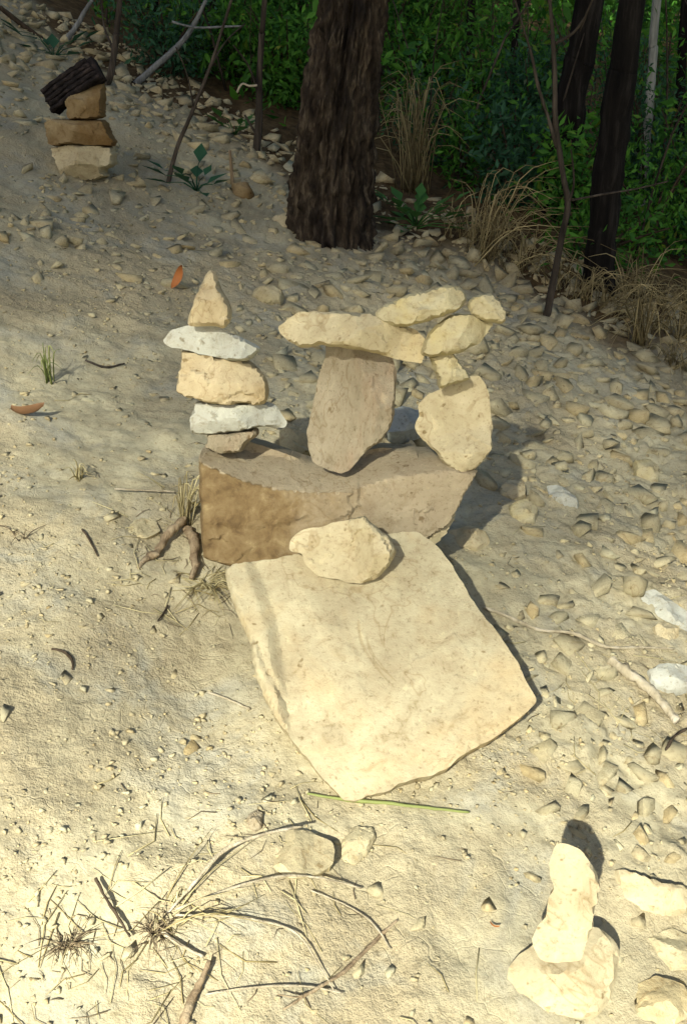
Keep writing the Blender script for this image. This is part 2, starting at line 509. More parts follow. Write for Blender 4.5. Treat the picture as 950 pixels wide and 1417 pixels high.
def stone(name, out, P, n, Tf, Tb, mat, label=None, cat='stone', r=None, facets=(), amp=0.0025, jag=0.0035,
          res=0.011, seed=1, group=None, k=3.0, nplanes=9, tilt=0.75, parent=None, skin=None, freq=9.0, pits=0.0, chip=0.0032):
    """a stone from its outline (photo pixels) standing in the plane through P with normal n,
    Tf thick towards n and Tb thick behind, with creases, chipped planes and noise"""
    rng = np.random.default_rng(seed)
    n = np.asarray(n, float); n = n / np.linalg.norm(n)
    u = np.cross([0, 0, 1.0], n); u /= np.linalg.norm(u)
    v = np.cross(n, u)
    P = np.asarray(P, float)
    def uv(p):
        q = on_plane(p[0], p[1], P, n) - P
        return np.array([q @ u, q @ v])
    poly = np.array([uv(p) for p in out])
    area = 0.5 * np.sum(poly[:, 0] * np.roll(poly[:, 1], -1) - np.roll(poly[:, 0], -1) * poly[:, 1])
    if area < 0:
        poly = poly[::-1]; area = -area
    res = min(res, math.sqrt(area) / 14)
    # resample the outline, soften the corners a little, roughen it
    seg = np.roll(poly, -1, 0) - poly
    ln = np.linalg.norm(seg, axis=1)
    s = np.concatenate([[0], np.cumsum(ln)])
    m = max(24, int(s[-1] / res))
    t = np.arange(m) * s[-1] / m
    idx = np.searchsorted(s, t, 'right') - 1
    b = poly[idx] + seg[idx] * ((t - s[idx]) / ln[idx])[:, None]
    for _ in range(1):
        b = 0.25 * np.roll(b, 1, 0) + 0.5 * b + 0.25 * np.roll(b, -1, 0)
    nb = np.roll(b, -1, 0) - np.roll(b, 1, 0)
    nb = np.stack([nb[:, 1], -nb[:, 0]], 1); nb /= np.linalg.norm(nb, axis=1)[:, None] + 1e-9
    b = b + nb * (jag * fbm(np.column_stack([b * 30, np.full(m, seed * 1.3)]), 3, seed))[:, None]
    lo, hi = b.min(0), b.max(0)
    gx, gy = np.meshgrid(np.arange(lo[0], hi[0], res), np.arange(lo[1], hi[1], res))
    g = np.column_stack([gx.ravel(), gy.ravel()]) + rng.uniform(-0.25, 0.25, (gx.size, 2)) * res
    b2 = np.roll(b, -1, 0)
    cross = ((b[None, :, 1] > g[:, None, 1]) != (b2[None, :, 1] > g[:, None, 1]))
    xi = b[None, :, 0] + (g[:, None, 1] - b[None, :, 1]) * (b2 - b)[None, :, 0] / ((b2 - b)[None, :, 1] + 1e-12)
    inside = (np.sum(cross & (g[:, None, 0] < xi), 1) % 2) == 1
    g = g[inside]
    def bdist(q):
        e = b2 - b
        w = q[:, None, :] - b[None]
        tt = np.clip((w * e[None]).sum(2) / ((e * e).sum(1)[None] + 1e-12), 0, 1)
        return np.sqrt((((w - e[None] * tt[:, :, None])) ** 2).sum(2).min(1))
    d = bdist(g)
    keep = d > res * 0.55
    g, d = g[keep], d[keep]
    pts = np.vstack([b, g]); d = np.concatenate([np.zeros(m), d])
    V, E, Fc, *_ = delaunay_2d_cdt([Vector(q) for q in pts], [(i, (i + 1) % m) for i in range(m)], [], 1, 1e-7)
    q = np.array([tuple(a) for a in V])
    if len(q) != len(pts):
        d = bdist(q)
        d[:m] = 0
    F3 = np.array([f for f in Fc if len(f) == 3])
    cc = q[F3].mean(1)
    a1, a2, a3 = q[F3[:, 0]], q[F3[:, 1]], q[F3[:, 2]]
    ar = (a2 - a1)[:, 0] * (a3 - a1)[:, 1] - (a2 - a1)[:, 1] * (a3 - a1)[:, 0]
    F3[ar < 0] = F3[ar < 0][:, ::-1]
    rr = r if r else 0.45 * math.sqrt(area)
    e = np.clip(d / rr, 0, 1)
    prof = (1 - (1 - e) ** k) ** (1 / k)
    size = math.sqrt(area)
    wf = Tf * prof
    wb = Tb * prof
    c = q - q.mean(0)
    for i in range(nplanes):                         # flat breaks that cut the dome into facets
        a = 2 * math.pi * (i + rng.uniform(0, 0.8)) / nplanes * 1.62; tl = rng.uniform(0.25, 1) * tilt
        dirv = np.array([math.cos(a), math.sin(a)])
        sup = np.abs(c @ dirv).max()
        lim = -((c @ dirv) - sup * rng.uniform(-0.1, 0.5)) * tl
        wf = np.minimum(wf, Tf * rng.uniform(0.92, 1.0) + lim)
        a += rng.uniform(0.5, 2.0)
        dirv = np.array([math.cos(a), math.sin(a)])
        wb = np.minimum(wb, Tb * rng.uniform(0.92, 1.0) - ((c @ dirv) - sup * rng.uniform(-0.1, 0.5)) * tl)
    for fc in facets:
        if fc[0] == 'ridge':                         # the face breaks along this line and falls back above it
            rp = np.array([uv(z) for z in fc[1]])
            sd = q[:, 1] - np.interp(q[:, 0], rp[:, 0], rp[:, 1])
            wf = np.where(sd > 0, np.minimum(wf, np.maximum(Tf * 0.97 - fc[2] * sd, 0)), wf)
            continue
        if fc[0] == 'dent':
            cpt = uv(fc[1])
            wf = wf - fc[3] * np.exp(-((q - cpt) ** 2).sum(1) / fc[2] ** 2)
            continue
        if fc[0] == 'groove':
            A, B = uv(fc[1]), uv(fc[2])
            tt = np.clip((q - A) @ (B - A) / ((B - A) @ (B - A)), 0, 1)
            dd_ = np.linalg.norm(q - A - tt[:, None] * (B - A), axis=1)
            wf = wf - fc[4] * np.exp(-(dd_ / fc[3]) ** 2)
            continue
        if fc[0] == 'ledge':                         # a broken layer: one side of the wavy line lies lower
            A, B = uv(fc[1]), uv(fc[2])
            ab = (B - A) / np.linalg.norm(B - A)
            sd = (q - A) @ np.array([ab[1], -ab[0]]) + 0.03 * fbm(np.column_stack([q * 14, np.full(len(q), 3.0)]), 3, seed + 4)
            along = (q - A) @ ab / np.linalg.norm(B - A)
            wf = wf - fc[3] * sstep(-0.004, 0.004, sd) * sstep(-0.1, 0.15, along) * sstep(1.1, 0.85, along) * np.exp(-np.maximum(sd, 0) / 0.10)
            continue
        A, B, sl = uv(fc[0]), uv(fc[1]), fc[2]
        w0 = fc[3] if len(fc) > 3 else Tf
        ab = (B - A) / np.linalg.norm(B - A)
        sd = (q - A) @ np.array([ab[1], -ab[0]])
        lim = w0 - sl * np.maximum(sd, -1.0)
        wf = np.where(sd > 0, np.minimum(wf, np.maximum(lim, 0.0) + 0 * wf), wf)
    wf = np.maximum(wf, 0.0); wb = np.maximum(wb, 0.0)
    # chipped faces: patches of the surface tilt their own way
    wq = q + 0.05 * size * np.column_stack([fbm(np.column_stack([q * 5 / size, np.full(len(q), seed)]), 2, seed), fbm(np.column_stack([q * 5 / size, np.full(len(q), seed + 5.5)]), 2, seed + 1)])
    for cs, ca in ((0.42, chip), (0.17, chip * 0.45)):
        cv, cu, cw, cb = cells(wq[:, 0] + seed, wq[:, 1] + seed * 0.7, cs * size, seed + 70)
        ang = cv * 47.0
        ch = ca * (cu * np.cos(ang) + cw * np.sin(ang)) * 1.4
        edgef = np.clip(d / (0.10 * size), 0, 1)
        wf = np.maximum(wf + ch * edgef, 0.15 * wf); wb = np.maximum(wb + ch * edgef, 0.15 * wb)
    p3 = np.column_stack([q * freq, np.full(len(q), seed * 2.7)])
    fade = np.clip(d / (res * 2.5), 0, 1)
    wf = wf + fade * (amp * fbm(p3, 4, seed) + 0.35 * amp * np.abs(vnoise(p3 * 2.1, seed + 9)) * -2 * (1 if pits else 0.5))
    if pits:
        pn = vnoise(p3 * 3.0, seed + 40)
        wf = wf - pits * fade * np.clip(pn - 0.62, 0, 1) * 4
    wb = wb + fade * amp * fbm(p3 + 50, 4, seed + 3)
    front = P + q[:, :1] * u + q[:, 1:] * v + wf[:, None] * n
    back = P + q[:, :1] * u + q[:, 1:] * v - wb[:, None] * n
    onb = d <= 1e-9
    nv = len(q)
    remap = np.where(onb, np.arange(nv), nv + np.cumsum(~onb) - 1)
    verts = np.vstack([front, back[~onb]])
    faces = np.vstack([F3, remap[F3][:, ::-1]])
    origin = verts.mean(0)
    origin = np.array([origin[0], origin[1], verts[:, 2].min()])
    me = mesh_np(name, verts - origin, faces, mat, True)
    me.set_sharp_from_angle(angle=math.radians(26))
    if skin is not None:
        at = me.attributes.new('skin', 'FLOAT', 'POINT')
        sv = np.concatenate([skin(q, front, wf, uv), np.zeros((~onb).sum())])
        at.data.foreach_set('value', sv.astype(np.float32))
    o = link(name, me, origin, parent)
    if label:
        tag(o, label, cat, group)
    return o

# ================================================================== THE GROUND
def axis_coords(lo, hi, step, far_lo, far_hi, grow=1.12):
    a = list(np.arange(lo, hi + step, step))
    s, p = step, a[-1]
    while p < far_hi:
        s = min(s * grow, 12); p += s; a.append(p)
    s, p = step, a[0]
    pre = []
    while p > far_lo:
        s = min(s * grow, 12); p -= s; pre.append(p)
    return np.array(pre[::-1] + a)
XS = axis_coords(-1.45, 1.5, 0.0085, -160, 160, 1.03)
YS = axis_coords(0.95, 4.2, 0.0095, -120, 220, 1.03)
gx, gy = np.meshgrid(XS, YS)
gz = hfull(gx.ravel(), gy.ravel())
gv = np.column_stack([gx.ravel(), gy.ravel(), gz])
nx, ny = len(XS), len(YS)
ii, jj = np.meshgrid(np.arange(nx - 1), np.arange(ny - 1))
a = (jj * nx + ii).ravel()
gf = np.stack([a, a + 1, a + nx + 1, a + nx], 1)
gme = mesh_np('hillside', gv, gf, M['ground'], True)
lit = sstep(-0.25, 0.55, edge(gv[:, 0], gv[:, 1]) + 0.3 * fbm(gv * np.array([1.1, 1.1, 0]), 3, 77))
at = gme.attributes.new('litter', 'FLOAT', 'POINT')
at.data.foreach_set('value', lit.astype(np.float32))
hillside = link('hillside', gme)
hillside['kind'] = 'structure'

# ================================================================== THE ROCK SCULPTURE
ND = np.array([0, -0.93, 0.37])          # faces the viewer, a little up
Y0 = 2.36                                # the plane the balanced stones stand in
def arch(name, out, label, mat, Tf, Tb, Y=Y0, n=ND, **kw):
    kw.setdefault('res', 0.0065)
    c = np.mean(np.array(out, float), 0)
    return stone(name, out, atY(c[0], c[1], Y), n, Tf, Tb, M[mat], label, **kw)

# the great slab leaning on the boulder
slab_out = [(313,788),(333,780),(419,767),(440,748),(500,738),(543,737),(575,735),(596,748),(617,769),(648,822),(691,880),(717,922),(743,968),(733,983),(696,1012),(643,1043),(601,1072),(543,1090),(496,1107),(477,1107),(454,1085),(433,1059),(401,1022),(375,985),(356,943),(346,896),(327,843),(314,806)]
ps = G(490, 1100)
th = math.radians(27)
stone('leaning_slab', slab_out, ps + np.array([0, 0, 0.035]), (0.03, -math.sin(th), math.cos(th)), 0.030, 0.10, M['slab'],
      'large smooth buff sandstone slab leaning towards the viewer, biggest stone', r=0.045, k=2.0, seed=5,
      jag=0.005, res=0.0065, nplanes=3, tilt=0.10, amp=0.0035, freq=6.0, pits=0.004, chip=0.0035,
      facets=[((455,1107),(368,880),0.55,0.022),((368,880),(352,770),0.75,0.022),
              ('groove',(425,800),(560,900),0.045,0.010),('groove',(430,905),(470,1000),0.012,0.006),('dent',(640,930),0.06,0.006),('dent',(560,1030),0.07,0.008),
              ('ledge',(395,985),(560,1085),0.007),('ledge',(560,830),(660,960),0.004),('groove',(352,885),(372,935),0.006,0.006),('groove',(372,935),(402,985),0.006,0.006),('groove',(402,985),(445,1050),0.007,0.007),('groove',(455,950),(468,985),0.005,0.004),('groove',(520,830),(552,868),0.010,0.004),('groove',(552,868),(600,890),0.008,0.004),('groove',(585,1000),(640,985),0.006,0.004),('dent',(427,848),0.010,0.008),('dent',(452,846),0.010,0.007),('dent',(468,880),0.007,0.006),('ledge',(735,985),(610,1060),-0.006)])

# the base boulder
boulder_out = [(279,620),(300,614),(345,611),(395,628),(430,640),(480,632),(520,620),(570,622),(610,628),(658,640),(650,655),(632,690),(612,718),(585,736),(545,748),(500,770),(440,775),(400,770),(352,778),(310,768),(283,757),(281,690)]
def skin(q, front, wf, uv):
    A, B = uv((280, 700)), uv((560, 700))
    s = (q - A) @ (B - A) / ((B - A) @ (B - A))
    top = uv((350, 650))
    base = 0.86 - 0.62 * s
    rp = np.array([uv(z) for z in [(270,624),(305,637),(352,655),(397,663),(448,668),(482,667),(510,658),(541,650),(613,643),(660,652)]])
    ridge = np.interp(q[:, 0], rp[:, 0], rp[:, 1])
    return np.where(q[:, 1] < ridge + 0.004, base, base - 0.8)
arch('base_boulder', boulder_out, 'long brown boulder lying crosswise under the balanced stones', 'boulder', 0.15, 0.17,
     Y=2.38, n=(0.0, -0.96, 0.28), r=0.035, k=2.4, nplanes=3, tilt=0.15, seed=8, amp=0.004, skin=skin, res=0.0065, chip=0.006,
     facets=[('ridge',[(270,624),(305,637),(352,655),(397,663),(448,668),(482,667),(510,658),(541,650),(613,643),(660,652)],2.6),((600,790),(650,690),0.8,0.13),((450,790),(620,725),0.7,0.15),('ledge',(300,720),(420,690),0.005)])

arch('prop_stone', [(560,752),(575,738),(600,722),(630,698),(629,718),(606,750),(590,765),(570,768)], 'thin pale wedge stone under the right end of the boulder', 'sand', 0.05, 0.12, Y=2.30, seed=12, r=0.02)
n_slab = np.array([0.03, -math.sin(th), math.cos(th)]); n_slab /= np.linalg.norm(n_slab)
stone('propped_rock', [(401,748),(417,733),(459,725),(504,713),(517,725),(538,743),(548,764),(538,783),(522,801),(496,807),(464,804),(438,796),(422,780),(418,764),(402,762)],
     on_plane(480, 805, ps, n_slab) + n_slab * 0.075, (0.0, -0.80, 0.60), 0.07, 0.075, M['sand'],
     'fist-shaped buff rock lying on the top edge of the large slab', r=0.03, k=2.0, seed=14, amp=0.003, res=0.006, chip=0.006,
     facets=[((504,713),(522,801),1.3,0.055),((430,790),(560,760),0.9,0.062)], tilt=0.35)

# left tower, from the boulder up
arch('wedge_stone', [(283,620),(287,599),(327,594),(357,591),(358,602),(343,613),(337,623),(327,628),(308,627),(295,624)], 'small buff wedge stone at the foot of the left stack', 'grey', 0.07, 0.08, seed=21, r=0.03,
     facets=[((330,628),(350,592),0.8)])
arch('flat_stone', [(271,556),(295,552),(327,556),(365,556),(373,555),(384,562),(387,572),(398,585),(394,592),(365,590),(337,595),(321,599),(302,601),(265,601),(262,583)], 'whitish flat stone low in the left stack, below the tan block', 'white', 0.075, 0.08, seed=22, r=0.03,
     facets=[((398,572),(262,568),0.9,0.07)])
arch('block_stone', [(251,486),(260,484),(295,490),(346,499),(359,513),(371,526),(373,537),(368,559),(356,561),(340,559),(317,562),(302,559),(286,556),(270,552),(244,544),(246,518),(250,509)], 'tan block-shaped stone in the middle of the left stack', 'tan', 0.075, 0.075, seed=23, r=0.025, k=2.6)
arch('flat_stone', [(224,472),(235,460),(257,449),(292,450),(314,456),(337,466),(352,475),(363,483),(349,498),(340,500),(314,497),(283,491),(260,485),(235,479)], 'whitish pointed flat stone under the peaked cap of the left stack', 'white', 0.085, 0.085, seed=24, r=0.03,
     facets=[((365,470),(345,500),0.9,0.07),((280,470),(335,500),0.25)])
arch('peaked_stone', [(292,374),(298,377),(311,402),(320,426),(321,442),(310,455),(295,453),(259,450),(260,439),(273,406),(286,380)], 'yellowish peaked stone capping the left stack', 'tan', 0.045, 0.05, seed=25, r=0.03,
     facets=[((258,440),(325,440),0.6,0.04)])

# the middle standing stone and the beam it carries
arch('standing_stone', [(452,470),(482,472),(528,484),(543,494),(548,513),(547,547),(544,572),(539,593),(528,610),(507,625),(482,650),(470,656),(461,653),(432,640),(427,623),(424,597),(429,572),(440,530),(448,492)],
     'tall grey standing stone with rough grain in the middle of the arch', 'grey', 0.085, 0.085, Y=2.35, seed=31, r=0.06, k=2.0, amp=0.005, freq=14, res=0.006,
     facets=[((520,480),(545,620),0.9,0.075),((500,700),(560,560),0.7,0.075),((440,640),(520,660),0.8,0.07)])
arch('beam_stone', [(383,452),(398,442),(415,432),(461,431),(516,432),(545,446),(571,454),(587,465),(591,479),(583,505),(562,501),(528,490),(499,485),(465,480),(440,478),(413,482),(398,471),(387,461)],
     'long beam-like buff stone laid across the standing stone', 'sand', 0.075, 0.08, seed=32, r=0.028, k=2.2, facets=[((590,448),(390,438),0.9,0.06)])
# the right-hand arm of the arch
arch('round_stone', [(606,540),(629,526),(651,519),(665,520),(674,538),(679,572),(681,618),(667,639),(655,651),(638,656),(621,650),(611,637),(604,627),(587,612),(577,602),(573,589),(581,574),(578,562),(589,549)],
     'broad upright buff stone on the right end of the boulder', 'sand', 0.055, 0.065, seed=41, r=0.03, k=2.4, facets=[((700,620),(580,650),0.7,0.05)])
arch('small_wedge_stone', [(592,492),(621,484),(634,498),(652,524),(629,532),(608,541),(602,522)], 'small pale wedge stone between the oval stone and broad upright stone', 'sand2', 0.045, 0.045, seed=42, r=0.02)
arch('oval_stone', [(580,488),(587,469),(602,450),(621,437),(651,433),(674,444),(683,448),(676,456),(663,475),(642,486),(621,490),(596,495),(583,493)], 'yellowish oval stone under the tilted top slab of the arch', 'sand2', 0.055, 0.055, Y=Y0 - 0.005, seed=43, r=0.04, facets=[((690,440),(590,500),0.35,0.05)])
arch('tilted_stone', [(517,432),(528,421),(562,408),(596,399),(621,394),(636,399),(644,410),(641,423),(629,433),(613,439),(587,446),(562,452),(541,450),(522,442)], 'pale long stone tilted upwards on top of the arch', 'sand2', 0.06, 0.06, seed=44, r=0.03, facets=[((640,420),(520,440),0.5,0.05)])
arch('corner_stone', [(646,425),(648,416),(659,408),(678,405),(688,414),(700,431),(700,444),(693,448),(672,446),(651,437)], 'small pale chunk perched at the right tip of the arch', 'sand2', 0.04, 0.04, seed=45, r=0.025, facets=[((670,400),(690,450),0.5,0.035)])

# stones behind the arch, seen through it
def on_ground_stone(name, out, label, mat, Tf, Tb, n=(0, -0.55, 0.84), lift=0.0, foot=None, **kw):
    o = np.array(out, float)
    f = foot if foot else (o[:, 0].mean(), o[:, 1].mean())
    P = G(*f) + np.array([0, 0, lift])
    return stone(name, out, P, n, Tf, Tb, M[mat], label, **kw)
on_ground_stone('shale_slab', [(530,570),(548,566),(582,567),(590,575),(585,590),(560,596),(535,598)], 'bluish slab on the ground seen through the arch', 'blue', 0.04, 0.08, n=(0, -0.2, 0.98), lift=0.10, foot=(560, 600), seed=51, r=0.03)
on_ground_stone('rubble_block', [(385,596),(420,588),(440,600),(432,632),(405,640),(388,622)], 'grey block on the ground between left stack and standing stone', 'rubble', 0.05, 0.06, foot=(410, 625), lift=0.02, seed=52, r=0.03)
on_ground_stone('small_rock', [(560,618),(568,611),(576,622),(572,632),(560,632)], 'tiny pale pebble behind the boulder inside the arch', 'sand', 0.03, 0.04, foot=(566, 628), lift=0.02, seed=53, r=0.02)

# ================================================================== SMALL CAIRN, LOWER RIGHT
base_P = G(778, 1400)
on_ground_stone('cairn_base_stone', [(823,1284),(836,1289),(849,1302),(856,1319),(854,1341),(849,1364),(842,1387),(832,1403),(810,1415),(777,1427),(738,1422),(712,1396),(702,1368),(702,1341),(715,1322),(738,1306),(765,1290),(795,1282)],
     'wide pale base stone of the two-stone cairn at lower right', 'slab', 0.050, 0.09, n=(0.0, -0.62, 0.78), foot=(778, 1395), lift=0.0, seed=61, r=0.035, k=2.2,
     facets=[((860,1330),(700,1345),-0.0,0.05),((690,1335),(870,1318),0.35,0.05)])
arch('cairn_pillar', [(766,1170),(775,1166),(787,1169),(803,1178),(816,1195),(826,1211),(828,1222),(824,1244),(819,1253),(821,1276),(816,1293),(806,1315),(803,1330),(787,1332),(751,1330),(740,1315),(737,1302),(741,1283),(754,1270),(759,1244),(766,1230),(761,1214),(759,1195)],
     'pale waisted stone standing upright on the lower right cairn', 'slab', 0.045, 0.045, Y=base_P[1] + 0.055, n=(0, -0.82, 0.57), seed=62, r=0.03, k=2.0, facets=[((822,1240),(803,1335),1.2,0.035)])
on_ground_stone('loose_rock', [(849,1201),(868,1202),(888,1213),(914,1223),(940,1224),(965,1235),(968,1255),(927,1271),(908,1275),(881,1265),(855,1253),(846,1244),(846,1211)],
     'flat pale stone lying beside the lower right cairn', 'sand', 0.04, 0.07, seed=63, r=0.03, n=(0, -0.45, 0.89), facets=[((846,1225),(970,1262),0.7,0.035)])

# ================================================================== CAIRN UP THE SLOPE, LEFT
pb = G(115, 247)
YB = pb[1] + 0.10
def back(name, out, label, mat, Tf, Tb, **kw):
    return arch(name, out, label, mat, Tf, Tb, Y=YB, n=(0, -0.98, 0.2), **kw)
back('cairn_stone', [(71,204),(103,199),(125,200),(156,203),(161,212),(158,229),(146,236),(150,244),(131,251),(112,250),(89,246),(86,236),(80,221),(74,215)], 'pale bottom stone of the far cairn up the slope', 'sand', 0.14, 0.14, seed=71, r=0.07, facets=[((60,232),(165,226),0.9,0.12)])
back('cairn_stone', [(65,170),(74,165),(95,165),(146,165),(150,177),(162,196),(159,203),(131,203),(103,201),(78,203),(68,200)], 'ochre brown middle block of the far cairn up the slope', 'ochre', 0.13, 0.13, seed=72, r=0.04, k=2.6, facets=[((160,178),(60,168),1.2,0.10)])
back('cairn_stone', [(94,141),(99,133),(121,117),(142,105),(145,123),(143,140),(145,163),(120,167),(97,166)], 'wedge-shaped top stone of the far cairn, ochre at front', 'ochre', 0.11, 0.11, seed=73, r=0.04, facets=[((150,140),(90,138),1.0,0.09)])

# ridged charred block on top of it: an arc of parallel ridges
def ridged_block():
    a = atY(70, 143, YB); b = atY(137, 95, YB)
    ax = (b - a) / np.linalg.norm(b - a)
    ln = np.linalg.norm(b - a)
    nrm = np.array([0, -0.85, 0.53]); nrm = nrm - ax * (nrm @ ax); nrm /= np.linalg.norm(nrm)
    sd = np.cross(nrm, ax)
    w, t = 0.046, 0.035
    root = empty('charred_block', a)
    tag(root, 'dark charred block with parallel ridges leaning on the far cairn', 'wood block')
    def box(c0, c1, half, thick, off, bev, nsg=14, seed=0):
        rng = np.random.default_rng(seed)
        prof = np.array([(-half, -thick), (half, -thick), (half, thick - bev), (half - bev, thick), (-half + bev, thick), (-half, thick - bev)])
        ts = np.linspace(0, 1, nsg)
        v = []
        for q in ts:
            c = c0 * (1 - q) + c1 * q + nrm * (0.008 * math.sin(math.pi * q))
            for (x, z) in prof:
                v.append(c + sd * (off + x) + nrm * z + rng.normal(size=3) * 0.0022)
        v = np.array(v); k = len(prof)
        i = np.arange(nsg - 1)[:, None] * k; j = np.arange(k)[None]; j2 = (j + 1) % k
        f = np.stack([i + j, i + j2, i + k + j2, i + k + j], 2).reshape(-1, 4)
        return v, f, k, nsg
    def put(name, *args, **kw):
        v, f, k, ns = box(*args, **kw)
        bu = Buf(); bu.add(v, f)
        bu.f3.append(np.array([[0, q + 1, q] for q in range(1, k - 1)]))
        e = (ns - 1) * k
        bu.f3.append(np.array([[e, e + q, e + q + 1] for q in range(1, k - 1)]))
        link(name, bu.mesh(name, M['char'], False, a), (0, 0, 0), root)
    put('core', a, b, w * 1.15, t * 0.8, 0.0, 0.01, seed=3)
    for q in range(5):
        put('ridge', a + ax * 0.004 * (q % 2), b - ax * 0.006 * q, 0.0095, 0.016, -w + q * w / 2 , 0.005, seed=10 + q)
        COL.objects[-1].location = Vector(nrm * t * 0.8)
ridged_block()

# ================================================================== NAMED LOOSE STONES
loose = [
 ([(366,1148),(385,1140),(420,1146),(448,1160),(462,1166),(460,1195),(440,1210),(400,1216),(372,1200),(363,1170)], 'flat buff stone half sunk in the soil below the large slab', 'rubble', (0, -0.12, 0.99), 0.020),
 ([(470,1165),(490,1143),(515,1145),(521,1160),(510,1180),(490,1197),(474,1190)], 'rounded buff stone beside the flat sunk stone below the slab', 'rubble', (0, -0.15, 0.99), 0.022),
 ([(343,1128),(355,1120),(364,1126),(362,1146),(352,1152),(342,1144)], 'small grey cobble just left above the flat sunk stone', 'grey', (0, -0.3, 0.95), 0.022),
 ([(880,820),(905,815),(950,845),(968,865),(962,880),(925,862),(890,840)], 'long bluish white flat stone at the right edge of the rubble', 'white', (0, -0.25, 0.97), 0.02),
 ([(893,930),(915,918),(948,920),(965,930),(960,955),(925,965),(900,955)], 'pale angular rock at the right edge below the bluish flat stone', 'white', (0, -0.4, 0.9), 0.035),
 ([(902,868),(918,860),(938,866),(940,882),(925,892),(906,886)], 'small buff cobble between two pale stones at the right edge', 'sand', (0, -0.4, 0.9), 0.03),
 ([(890,1300),(930,1285),(965,1300),(965,1340),(925,1345),(885,1330)], 'broad buff stone sunk in soil right of the cairn base', 'rubble', (0, -0.2, 0.98), 0.022),
 ([(875,1365),(905,1350),(945,1362),(960,1400),(925,1425),(880,1420)], 'buff stone cut by the lower right corner of the picture', 'rubble', (0, -0.2, 0.98), 0.022),
 ([(620,735),(640,728),(672,735),(678,750),(660,766),(632,762)], 'pale rock right of the boulder where the slab top ends', 'sand', (0, -0.4, 0.9), 0.03),
 ([(690,675),(705,662),(725,668),(728,690),(708,698),(690,690)], 'squarish pale rock in rubble right of the broad upright stone', 'sand', (0, -0.45, 0.9), 0.035),
 ([(705,700),(725,690),(745,703),(740,728),(718,732),(704,720)], 'yellowish cobble just below the squarish rubble rock', 'sand2', (0, -0.45, 0.9), 0.035),
 ([(755,672),(772,670),(798,690),(800,704),(782,705),(760,690)], 'bluish white cobble in the rubble right of the arch', 'white', (0, -0.4, 0.9), 0.03),
 ([(875,640),(895,634),(912,648),(910,670),(890,676),(876,662)], 'ochre yellow cobble high in the rubble near the right edge', 'sand2', (0, -0.45, 0.9), 0.04),
 ([(376,302),(400,298),(425,312),(420,324),(396,322),(380,314)], 'flat pale stone at the left foot of the rough-barked tree', 'sand', (0, -0.4, 0.9), 0.05),
 ([(320,258),(345,256),(352,270),(345,280),(322,278)], 'small ochre block below a reddish stub on the upper slope', 'ochre', (0, -0.6, 0.8), 0.07),
 ([(350,402),(380,398),(394,408),(390,424),(365,426),(348,414)], 'grey cobble behind the peaked cap of the left stack', 'rubble', (0, -0.5, 0.87), 0.05),
 ([(165,725),(185,716),(215,720),(222,735),(200,745),(170,742)], 'flat greyish stone in the soil left of the bent root', 'rubble', (0, -0.15, 0.99), 0.012),
]
for i, (o_, lb, mt, nn_, t_) in enumerate(loose):
    on_ground_stone('loose_rock', o_, lb, mt, t_, t_ * 1.6 + 0.01, n=nn_, seed=100 + i, r=t_ * 1.1, k=2.2, jag=0.003, res=0.008,
                    lift=0.006 if 'sunk' in lb or 'soil' in lb or 'cut' in lb else 0.012)

# ================================================================== RUBBLE
rng = np.random.default_rng(77)
def proto_rock(seed, npts=22):
    r = np.random.default_rng(seed)
    bm = bmesh.new()
    p = r.normal(size=(npts, 3)); p /= np.linalg.norm(p, axis=1)[:, None]
    p = np.sign(p) * np.abs(p) ** 0.6 * r.uniform(0.6, 1.0, (npts, 1)) * r.uniform(0.65, 1.25, 3) * np.array([1.15, 0.95, 0.62])
    for q in p:
        bm.verts.new(q)
    bmesh.ops.convex_hull(bm, input=bm.verts[:])
    bmesh.ops.delete(bm, geom=[q for q in bm.verts if not q.link_faces], context='VERTS')
    bmesh.ops.triangulate(bm, faces=bm.faces[:])
    bm.verts.index_update()
    v = np.array([q.co[:] for q in bm.verts])
    f = np.array([[q.index for q in fc.verts] for fc in bm.faces])
    bm.free()
    return v / np.abs(v).max(), f
protos = [proto_rock(500 + i, 9 + i % 5) for i in range(16)]
proto_me = []
for i, (v, f) in enumerate(protos):
    proto_me.append(mesh_np('stone', v, f, M['rubble'], False))
cheap = [proto_rock(900 + i, 9) for i in range(12)]

# keep-out: under the big stones
big_boxes = []
for o in list(COL.objects):
    if o.type == 'MESH' and 'label' in o and o.name.split('.')[0] in ('leaning_slab', 'base_boulder', 'cairn_base_stone', 'loose_rock'):
        me = o.data
        co = np.empty(len(me.vertices) * 3, np.float32); me.vertices.foreach_get('co', co)
        co = co.reshape(-1, 3) + np.array(o.location)
        big_boxes.append(co[::7, :2])
occ = np.vstack(big_boxes)

N0 = 70000
cx = rng.uniform(-3.2, 2.6, N0); cy = rng.uniform(1.0, 8.0, N0)
keepp = rng.uniform(size=N0) < np.clip(rubble(cx, cy), 0.13, 1) * np.clip(0.78 + 0.8 * fbm(xyz(cx, cy) * 2.6, 3, 41), 0.15, 1) * np.clip(1.3 - edge(cx, cy) * 1.5, 0, 1)
cx, cy = cx[keepp], cy[keepp]
rb = rubble(cx, cy)
size = np.exp(rng.normal(math.log(0.0155), 0.72, len(cx))) * (0.50 + 0.70 * rb + 0.35 * sstep(0.4, 0.8, cx) * (rb > 0.6)) * (1 + 0.05 * np.maximum(cy - 3, 0))
size = np.clip(size, 0.006, np.interp(cy, [1.2, 1.9, 2.4, 3, 8], [0.022, 0.042, 0.058, 0.058, 0.085]))
size = np.where((rb < 0.3) & (size > 0.034), 0.014, size)
order = np.argsort(-size)
cx, cy, size = cx[order], cy[order], size[order]
